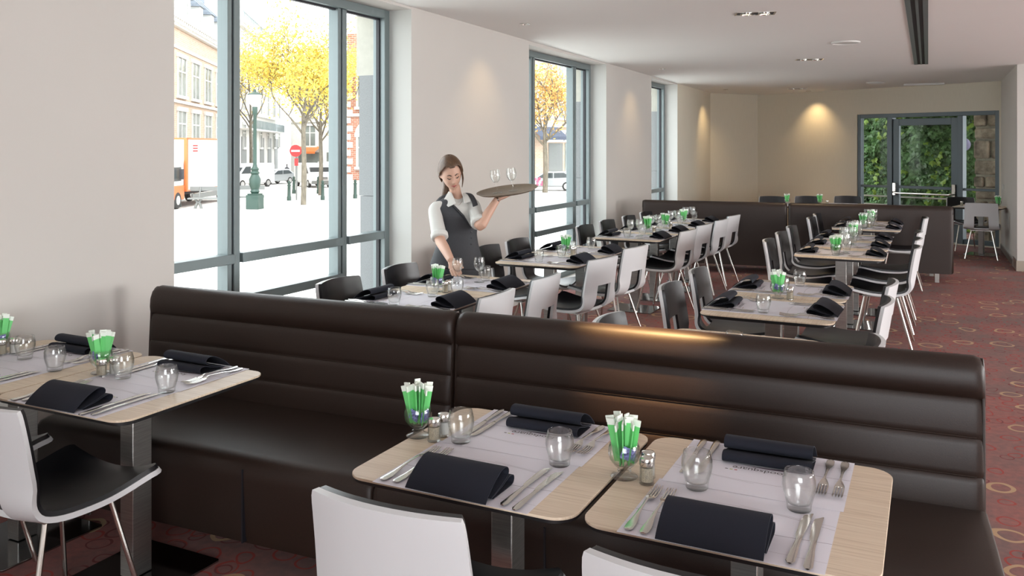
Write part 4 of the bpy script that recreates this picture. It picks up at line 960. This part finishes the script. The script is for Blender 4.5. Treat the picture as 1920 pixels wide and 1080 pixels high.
# trees
def tree(px, py, base_r, h_trunk, crown, nleaf, leafm, seed, label, lean=0, ls=.26):
    rnd = random.Random(seed); x, y = gp(px, py); r = empty('autumn_tree', (x, y, GZ), 0, label, 'tree', 'autumn trees on the square')
    q = MB(); cxh, rad, chh = crown
    q.tube(spline([(0, 0, 0), (.05, 0, h_trunk*.4), (lean*.4, 0, h_trunk*.75), (lean, 0, h_trunk)], 4), [base_r*(1-.35*i/12) for i in range(13)], 10)
    tips = []
    def grow(p, d, l, rr, dep):
        pts = [p]
        for k in range(4):
            d = (d+Vector((rnd.uniform(-.22, .22), rnd.uniform(-.22, .22), rnd.uniform(-.05, .16)))).normalized(); pts.append(pts[-1]+d*l/4)
        q.tube(pts, [rr*(1-.13*k) for k in range(5)], 6, cap=False); tips.extend(pts[2:])
        if dep:
            for k in range(3):
                b = pts[rnd.choice((2, 3, 4))]; a = rnd.uniform(0, 2*pi); s = rnd.uniform(.5, .95)
                grow(b, (d*rnd.uniform(.5, 1)+Vector((cos(a)*s, sin(a)*s, rnd.uniform(-.15, .4)))).normalized(), l*.68, rr*.52, dep-1)
    for k in range(6):
        a = 2*pi*k/6+rnd.uniform(-.3, .3); grow(Vector((lean, 0, h_trunk*rnd.uniform(.72, 1))), Vector((cos(a)*.75, sin(a)*.75, rnd.uniform(.5, 1.1))).normalized(), rad*.75, base_r*.42, 3)
    grow(Vector((lean, 0, h_trunk)), Vector((0, 0, 1)), rad*.9, base_r*.55, 3)
    q.build('trunk', M_bark, r, smooth=60)
    L_ = MB(); fol = [t_ for t_ in tips]
    vs = []; fs = []
    for k in range(nleaf):
        c = rnd.choice(fol)+Vector((rnd.gauss(0, .45), rnd.gauss(0, .45), rnd.gauss(-.1, .35))); s = ls*rnd.uniform(.6, 1.3)
        u = Vector((rnd.gauss(0, 1), rnd.gauss(0, 1), rnd.gauss(0, 1))).normalized(); v = u.cross(Vector((rnd.gauss(0, 1), rnd.gauss(0, 1), rnd.gauss(0, 1)))).normalized()
        b = len(vs); vs += [c-u*s*.5, c+v*s*.2+u.cross(v)*s*.06, c+u*s*.5, c-v*s*.2+u.cross(v)*s*.06]; fs += [(b, b+1, b+2), (b, b+2, b+3)]
    me = bpy.data.meshes.new('foliage'); me.from_pydata(vs, [], fs); me.materials.append(leafm); o = bpy.data.objects.new('foliage', me); COL.objects.link(o); o.parent = r
    return r
tree(569, 384, .17, 5.6, (0, 3.9, 6), 8500, M_leaf, 3, 'slender yellow-leaved tree in front of the parked vans, nearest of the square trees', .0)
tree(601, 366, .17, 5.4, (0, 4.2, 6), 5200, M_leaf, 5, 'second yellow tree just behind the white van')
tree(662, 362, .17, 5.0, (0, 4.6, 6), 5000, M_leaf, 8, 'yellow tree seen between the window mullion and the granite pier')
tree(470, 346, .17, 6.6, (0, 5.0, 6), 3800, M_leaf, 12, 'yellow foliage spreading behind the street lamp')
tree(1022, 361, .22, 4.8, (0, 3.6, 6), 4200, M_leafO, 9, 'thin orange-leaved tree seen through the second window')
tree(322, 352, .25, 3.4, (0, 3.2, 6), 2500, M_leaf, 15, 'low yellow foliage above the delivery truck at the left edge')

# street lamp
x, y = gp(478, 392); r = empty('street_lamp', (x, y, GZ), .3, 'green cast-iron street lamp with white lantern on a square base', 'street lamp')
MB().box(-.42, .42, -.42, .42, 0, 1.05).box(-.36, .36, -.36, .36, 1.05, 1.15).build('plinth', M_lampG, r, bevel=.03)
MB().lathe([(.22, 1.15), (.30, 1.3), (.24, 1.45), (.34, 1.75), (.36, 2.2), (.22, 2.55), (.30, 2.65), (.2, 2.8), (.26, 2.95), (.15, 3.1), (.12, 3.3), (.105, 6.9), (.16, 7.0), (.16, 7.5), (.13, 7.55)], 16).build('post', M_lampG, r)
MB().lathe([(.13, 7.5), (.30, 7.7), (.42, 8.35), (.42, 8.4)], 12).build('lantern', M_milk, r); MB().lathe([(.46, 8.4), (.46, 8.46), (.1, 8.62), (.05, 8.8), (0, 8.82)], 16).build('lantern_cap', M_lampG, r)
r.scale = (.9, .9, .78)
# bollards
BO = None
for px, py, lb in ((542, 376, 'green bollard left of the nearest yellow tree'), (605, 375, 'green bollard right of the nearest yellow tree'), (649, 364, 'green bollard in the right pane nearest the mullion'), (666, 372, 'green bollard close to the granite pier'), (551, 363, 'green bollard beside the no entry sign'), (597, 363, 'green bollard at the trunk of the second yellow tree'), (335, 388, 'green bollard at the left wall edge near the truck')):
    x, y = gp(px, py)
    if BO is None:
        BO = empty('bollard', (x, y, GZ), 0, lb, 'bollard', 'green bollards'); MB().lathe([(.14, 0), (.14, .25), (.11, .3), (.10, .95), (.13, 1.0), (.13, 1.05), (.09, 1.08)], 14).build('post', M_lampG, BO); MB().lathe([(.05, 1.05), (.10, 1.14), (.09, 1.26), (0, 1.34)], 12).build('knob', M_lampG, BO)
    else: copy_tree(BO, lb, (x, y, GZ))
# no entry sign
x, y = gp(556, 375); r = empty('road_sign', (x, y, GZ), TH+.1, 'round red no entry sign with white bar on a grey post', 'road sign')
MB().tube([(0, 0, 0), (0, 0, 3.35)], .06, 8).build('post', M_grey, r)
f = Matrix.Translation((-.05, -.08, 3.3)) @ Matrix.Rotation(pi/2, 4, 'X'); k = MB().lathe([(0, 0), (.40, 0), (.40, .03), (0, .03)], 28, M=f).build('sign_disc', M_red, r); MB().box(-.33, .23, -.13, -.115, 3.24, 3.36).build('white_bar', M_plW, k)
MB().box(-.12, .12, -.1, -.06, 2.3, 2.8).build('small_plate', M_red, r)
# benches
def bench(px, py, lb):
    x, y = gp(px, py); r = empty('park_bench', (x, y, GZ), TH+.15, lb, 'bench', 'park benches')
    MB().box(-1.3, 1.3, -.25, .25, .55, .63).box(-1.3, 1.3, .45, .52, 1.0, 1.25).build('seat_board', M_grey, r)
    for sx in (-.75, .75):
        MB().tube([(sx-.18, 0, 0), (sx-.12, 0, .2), (sx-.05, 0, .38), (sx-.16, 0, .55)], .08, 8).tube([(sx+.18, 0, 0), (sx+.12, 0, .2), (sx+.05, 0, .38), (sx+.16, 0, .55)], .08, 8).tube([(sx, .2, .55), (sx+.05, .45, 1.25)], .05, 6).build('leg', M_grey, r)
bench(397, 391, 'dark bench with cast legs in front of the delivery truck'); bench(452, 388, 'dark bench with cast legs beside the street lamp base')
# vehicles: side profile extruded, facing local +x
def vehicle(name, label, cat, pos, rz, prof, W_, mbody, glass, wheels, wr_=.34, front=(), bev=.12):
    r = empty(name, (pos.x, pos.y, GZ), rz, label, cat)
    q = MB(); n = len(prof); vs = [(x, -W_/2, z) for x, z in prof]+[(x, W_/2, z) for x, z in prof]
    q.add(vs, [tuple(range(n)), tuple(range(n, 2*n))[::-1]]+[(i, (i+1) % n, n+(i+1) % n, n+i) for i in range(n)]).build('body', mbody, r, bevel=bev, seg=3)
    for gpoly in glass:
        for sy in (-1, 1):
            k = len(gpoly); y0, y1 = sy*(W_/2-.04), sy*(W_/2+.012)
            MB().add([(x, y0, z) for x, z in gpoly]+[(x, y1, z) for x, z in gpoly], [tuple(range(k)), tuple(range(k, 2*k))[::-1]]+[(i, (i+1) % k, k+(i+1) % k, k+i) for i in range(k)]).build('side_window', M_vglass, r, smooth=0)
    for x in wheels:
        for sy in (-1, 1):
            w_ = MB().lathe([(0, -.11), (wr_*.9, -.11), (wr_, -.07), (wr_, .07), (wr_*.9, .11), (0, .11)], 22, M=Matrix.Translation((x, sy*(W_/2-.1), wr_)) @ Matrix.Rotation(pi/2, 4, 'X')).build('wheel', M_tyre, r)
            MB().lathe([(0, -.125), (wr_*.6, -.125), (wr_*.6, .125), (0, .125)], 16, M=Matrix.Translation((x, sy*(W_/2-.1), wr_)) @ Matrix.Rotation(pi/2, 4, 'X')).build('hub', M_hub, w_)
    for nm, b, m_ in front: MB().box(*b).build(nm, m_, r, bevel=.01)
    return r
CARP = [(-2.1, .3), (2.0, .3), (2.15, .45), (2.12, .72), (1.95, .85), (1.0, .95), (.35, 1.38), (-1.2, 1.42), (-1.95, 1.0), (-2.15, .85)]
CG = [[(.85, .95), (.32, 1.3), (-.3, 1.33), (-.3, .95)], [(-.38, .95), (-.38, 1.33), (-1.1, 1.34), (-1.6, 1.0)]]
def carfront(W_): return [('windscreen', (.45, .95, -W_/2+.18, W_/2-.18, 1.0, 1.30), M_vglass), ('headlight', (2.08, 2.17, -W_/2+.08, -W_/2+.42, .6, .74), M_plW), ('headlight', (2.08, 2.17, W_/2-.42, W_/2-.08, .6, .74), M_plW), ('grille', (2.1, 2.18, -.35, .35, .55, .70), M_gasket), ('number_plate', (2.16, 2.19, -.26, .26, .38, .48), M_plW)]
x, y = gp(513, 345); vehicle('car', 'silver car parked facing us left of the pedestrian', 'car', Vector((x, y, 0)), TH-pi/2-.5, CARP, 1.75, M_silver, CG, (-1.3, 1.35), front=carfront(1.75))
x, y = gp(1030, 357); cr = vehicle('car', 'pale car with pink flower graphics seen through the second window', 'car', Vector((x, y, 0)), TH+pi-.1, [(a*1.12, b*1.1) for a, b in CARP], 1.8, M_silver, [[(a*1.12, b*1.1) for a, b in g_] for g_ in CG], (-1.45, 1.5), .38)
for k in range(9):
    a = k*2.4; cx_, cz_ = .6+.13*k*cos(a)*.8, .75+.25*sin(a)
    for sy in (-1, 1): MB().lathe([(0, 0), (.12, 0), (.12, .01), (0, .01)], 7, M=Matrix.Translation((cx_+.3, sy*.915, cz_)) @ Matrix.Rotation(pi/2, 4, 'X')).build('flower_decal', M_pink, cr)
VANP = [(-2.5, .35), (2.4, .35), (2.55, .6), (2.5, .95), (1.95, 1.2), (1.25, 1.95), (.9, 2.1), (-2.4, 2.1), (-2.5, 1.9)]
VG = [[(1.75, 1.25), (1.2, 1.85), (.6, 1.85), (.6, 1.25)]]
def vanfront(W_): return [('headlight', (2.44, 2.58, -W_/2+.08, -W_/2+.36, .8, 1.08), M_plW), ('headlight', (2.44, 2.58, W_/2-.36, W_/2-.08, .8, 1.08), M_plW), ('bumper', (2.45, 2.66, -W_/2+.05, W_/2-.05, .35, .62), M_grey), ('grille', (2.5, 2.6, -.45, .45, .75, .95), M_grey), ('windscreen', (1.45, 1.80, -W_/2+.15, W_/2-.15, 1.32, 1.78), M_vglass)]
x, y = gp(587, 350); vehicle('van', 'white van parked behind the nearest yellow tree', 'van', Vector((x, y, 0)), TH-pi/2+.55, VANP, 2.0, M_vw, VG, (-1.6, 1.6), .36, vanfront(2.0))
x, y = gp(463, 351); vehicle('van', 'white van behind the street lamp, facing left', 'van', Vector((x, y, 0)), TH-pi/2-.45, VANP, 2.0, M_vw, VG, (-1.6, 1.6), .36, vanfront(2.0))
x, y = gp(617, 344); vehicle('van', 'dark-windowed white van partly hidden by the window mullion', 'van', Vector((x, y, 0)), TH-pi/2+.3, VANP, 1.9, M_silver, VG, (-1.6, 1.6), .36, vanfront(1.9))
# delivery truck: near front corner at the box/cab join
a_, b_ = PX(350, 50), PX(424, 56.5); dv2 = (b_-a_); tl = 7.6; ang = atan2(dv2.y, dv2.x)
r = empty('delivery_truck', (a_.x, a_.y, GZ), ang, 'white box truck with orange cab base and orange box edges at left', 'truck')
bx = MB().box(0, tl, 0, 2.5, 1.05, 4.05).build('cargo_box', M_vw, r, smooth=0)
e = MB(); t_ = .10
for z in (1.05-t_, 4.0): e.box(-.04, tl+.04, -.04, 2.54, z, z+t_)
e.box(-.06, .14, -.04, .14, 1.05, 4.1).box(-.06, .14, 2.36, 2.54, 1.05, 4.1).build('orange_edging', M_orange, r, smooth=0)
for k in range(3): MB().box(.95, 1.6, -.03, 0, 3.28+k*.16, 3.36+k*.16).build('red_lettering_bar', M_red, bx, smooth=0)
q = MB(); pr = [(-.15, .5), (-2.1, .5), (-2.25, .8), (-2.2, 1.5), (-1.95, 2.7), (-.15, 2.8)]; n = len(pr); q.add([(x, .1, z) for x, z in pr]+[(x, 2.4, z) for x, z in pr], [tuple(range(n)), tuple(range(n, 2*n))[::-1]]+[(i, (i+1) % n, n+(i+1) % n, n+i) for i in range(n)]).build('cab', M_vw, r, bevel=.08)
MB().box(-2.28, -.14, .06, 2.44, .5, 1.35).build('cab_lower', M_orange, r, bevel=.06); MB().box(-1.6, -.6, .07, .13, 1.6, 2.4).build('cab_window', M_vglass, r); MB().box(-1.2, -.95, -.25, -.05, 1.7, 2.3).build('mirror', M_gasket, r, bevel=.03)
MB().box(-.1, tl-.1, .7, 1.8, .7, 1.0).build('chassis', M_gasket, r); MB().box(1.0, tl-1.9, .05, .12, .45, .75).build('side_guard', M_grey, r)
for x in (-1.1, tl-1.5):
    for y in (.2, 2.3):
        w_ = MB().lathe([(0, -.15), (.45, -.15), (.5, -.1), (.5, .1), (.45, .15), (0, .15)], 22, M=Matrix.Translation((x, y, .5)) @ Matrix.Rotation(pi/2, 4, 'X')).build('wheel', M_tyre, r); MB().lathe([(0, -.17), (.27, -.17), (.27, .17), (0, .17)], 14, M=Matrix.Translation((x, y, .5)) @ Matrix.Rotation(pi/2, 4, 'X')).build('hub', M_hub, w_)
# distant pedestrian
x, y = gp(538, 340); pr_ = empty('person', (x, y, GZ), TH, 'distant pedestrian in dark clothes walking beside the silver car', 'person')
q = MB(); q.loft([ring((0, 0, z), a, b, 12) for z, a, b in ((.8, .17, .12), (1.0, .15, .11), (1.2, .19, .12), (1.42, .21, .11), (1.5, .08, .07), (1.58, .06, .06))]); q.loft([ring((0, 0, 1.68+.12*sin(t)), max(.005, .085*cos(t)), max(.005, .1*cos(t)), 12) for t in (-1.5, -1, -.5, 0, .5, 1, 1.5)])
for s_ in (-1, 1):
    q.tube([(s_*.09, 0, .85), (s_*.1, -.1*s_, .45), (s_*.1, .06*s_, .06), (s_*.1, .06*s_-.15, .03)], [.09, .065, .045, .04], 8); q.tube([(s_*.2, 0, 1.4), (s_*.26, .02, 1.1), (s_*.25, -.1, .85), (s_*.24, -.13, .75)], [.055, .045, .035, .03], 8)
q.build('body', M_ped, pr_, smooth=180, remesh=.03)
MB().loft([ring((0, .01, 1.70+.10*sin(t)), max(.005, .095*cos(t)), max(.005, .108*cos(t)), 12) for t in (0, .5, 1, 1.5)]).build('hair', M_dark, pr_)

# ================================================================== BEHIND THE GLASS DOOR
FM = Matrix.Translation(E0) @ Matrix.Rotation(fang, 4, 'Z'); rnd = random.Random(5)
MB().box(-2.5, FL+4, .3, 5, -.35, -.1).build('yard_ground', M_gran, loc=E0, rot=(0, 0, fang), smooth=0, kind=S)
def SX(px, yo):
    # local x on the plane yo metres outside the far wall that is seen at column px
    A_ = FM.inverted() @ Vector((0, 0, CAMH)); B_ = FM.inverted() @ PX(px, 10, CAMH); t = (yo-A_.y)/(B_.y-A_.y); return A_.x+(B_.x-A_.x)*t
iw = empty('ivy_wall', E0, fang, 'garden wall thickly covered with dark green ivy behind the glass door', 'ivy wall')
MB().box(SX(1575, 2.6)-.3, SX(1890, 2.6), 2.6, 3.0, -.1, 4.2).build('wall_core', M_ivyShade, iw, smooth=0)
for key, mm, cnt, ly in (('ivy_leaves', M_ivy, 15000, 0), ('young_ivy_leaves', M_ivyY, 1500, .05)):
    vs = []; fs = []
    for k in range(cnt):
        s_ = rnd.uniform(SX(1590, 2.4)-.1, SX(1835, 2.4)); z = rnd.uniform(-.1, 3.4)
        nn = noise.noise(Vector((s_*1.4, z*1.4, 0)))
        if ly and noise.noise(Vector((s_*2.1, z*2.1, 7))) < .05: continue
        c = Vector((s_, 2.5-.22*nn-rnd.uniform(0, .22)-ly, z)); sz = rnd.uniform(.045, .085)
        nrm = Vector((rnd.gauss(0, .45), -1, rnd.gauss(.35, .4))).normalized(); u = nrm.cross(Vector((rnd.gauss(0, .5), 0, 1))).normalized(); v = nrm.cross(u)
        b = len(vs); out = [(0, -.5), (.45, -.25), (.55, .15), (.2, .2), (0, .6), (-.2, .2), (-.55, .15), (-.45, -.25)]
        vs += [c+nrm*sz*.12]+[c+(u*a+v*b2)*sz*1.5 for a, b2 in out]; fs += [(b, b+1+i, b+1+(i+1) % 8) for i in range(8)]
    me = bpy.data.meshes.new(key); me.from_pydata(vs, [], fs); me.materials.append(mm); o = bpy.data.objects.new(key, me); COL.objects.link(o); o.parent = iw
# stone pillar, course by course, in one mesh with mortar
st = empty('stone_pillar', E0, fang, 'rough weathered stone pillar at the right edge of the glass screen', 'pillar')
sp0 = SX(1823, .95); sp1 = SX(1885, .95)
MB().box(sp0+.03, sp1, 1.02, 1.5, -.1, 3.6).build('mortar', M_mort, st, smooth=0)
q = MB(); z = -.08
for k in range(12):
    h = rnd.uniform(.2, .36); mid = (sp0+SX(1868, .95))/2
    cuts = [sp0+rnd.uniform(0, .04), sp1+.02] if k % 2 else [sp0+.01, mid+rnd.uniform(-.06, .1), sp1+.02]
    for a, b in zip(cuts, cuts[1:]): q.box(a+.016, b-.016, .96-rnd.uniform(0, .05), 1.4, z+.018, z+h-.02)
    z += h
q.build('stone_blocks', M_rock, st, bevel=.035, seg=3)
rl = empty('yard_railing', E0, fang, 'pale metal railing bars outside the glass door', 'railing')
r0_, r1_ = SX(1590, .6), SX(1805, .6)
for z in (.58, .74, .30): MB().tube([(r0_, .6, z), (r1_, .6, z)], .014, 8).build('rail_bar', M_plW, rl)
for s_ in (r0_+.02, r1_-.02): MB().tube([(s_, .6, -.1), (s_, .6, .76)], .016, 8).build('post', M_frame, rl)
gl = empty('wall_lamp', FM @ Vector((SX(1807, .8), .8, 0)), fang, 'lavender round lamp on a post outside the door by the stone pillar', 'lamp')
lz = zat(271, 15); MB().lathe([(0, 0), (.12, 0), (.125, .02), (.11, .06), (.06, .09), (0, .1)], 26, M=Matrix.Translation((0, 0, lz)) @ Matrix.Rotation(R(90), 4, 'X')).build('lamp_cover', M_lav, gl); MB().tube([(-.02, .05, -.1), (-.02, .05, lz)], .02, 8).build('post', M_frame, gl)
light('AREA', 'added_yard_light', tuple(FM @ Vector((FL/2+.5, 1.6, 4.6))), 520, (.97, 1, .97), (0, 0, 0), size=3.0)  # added overhead area lamp that brightens the dark ivy
# prototypes that were never placed must not stay at the origin
for k, (o, used) in protos.items():
    if not used:
        for c in list(o.children): bpy.data.objects.remove(c)
        bpy.data.objects.remove(o)
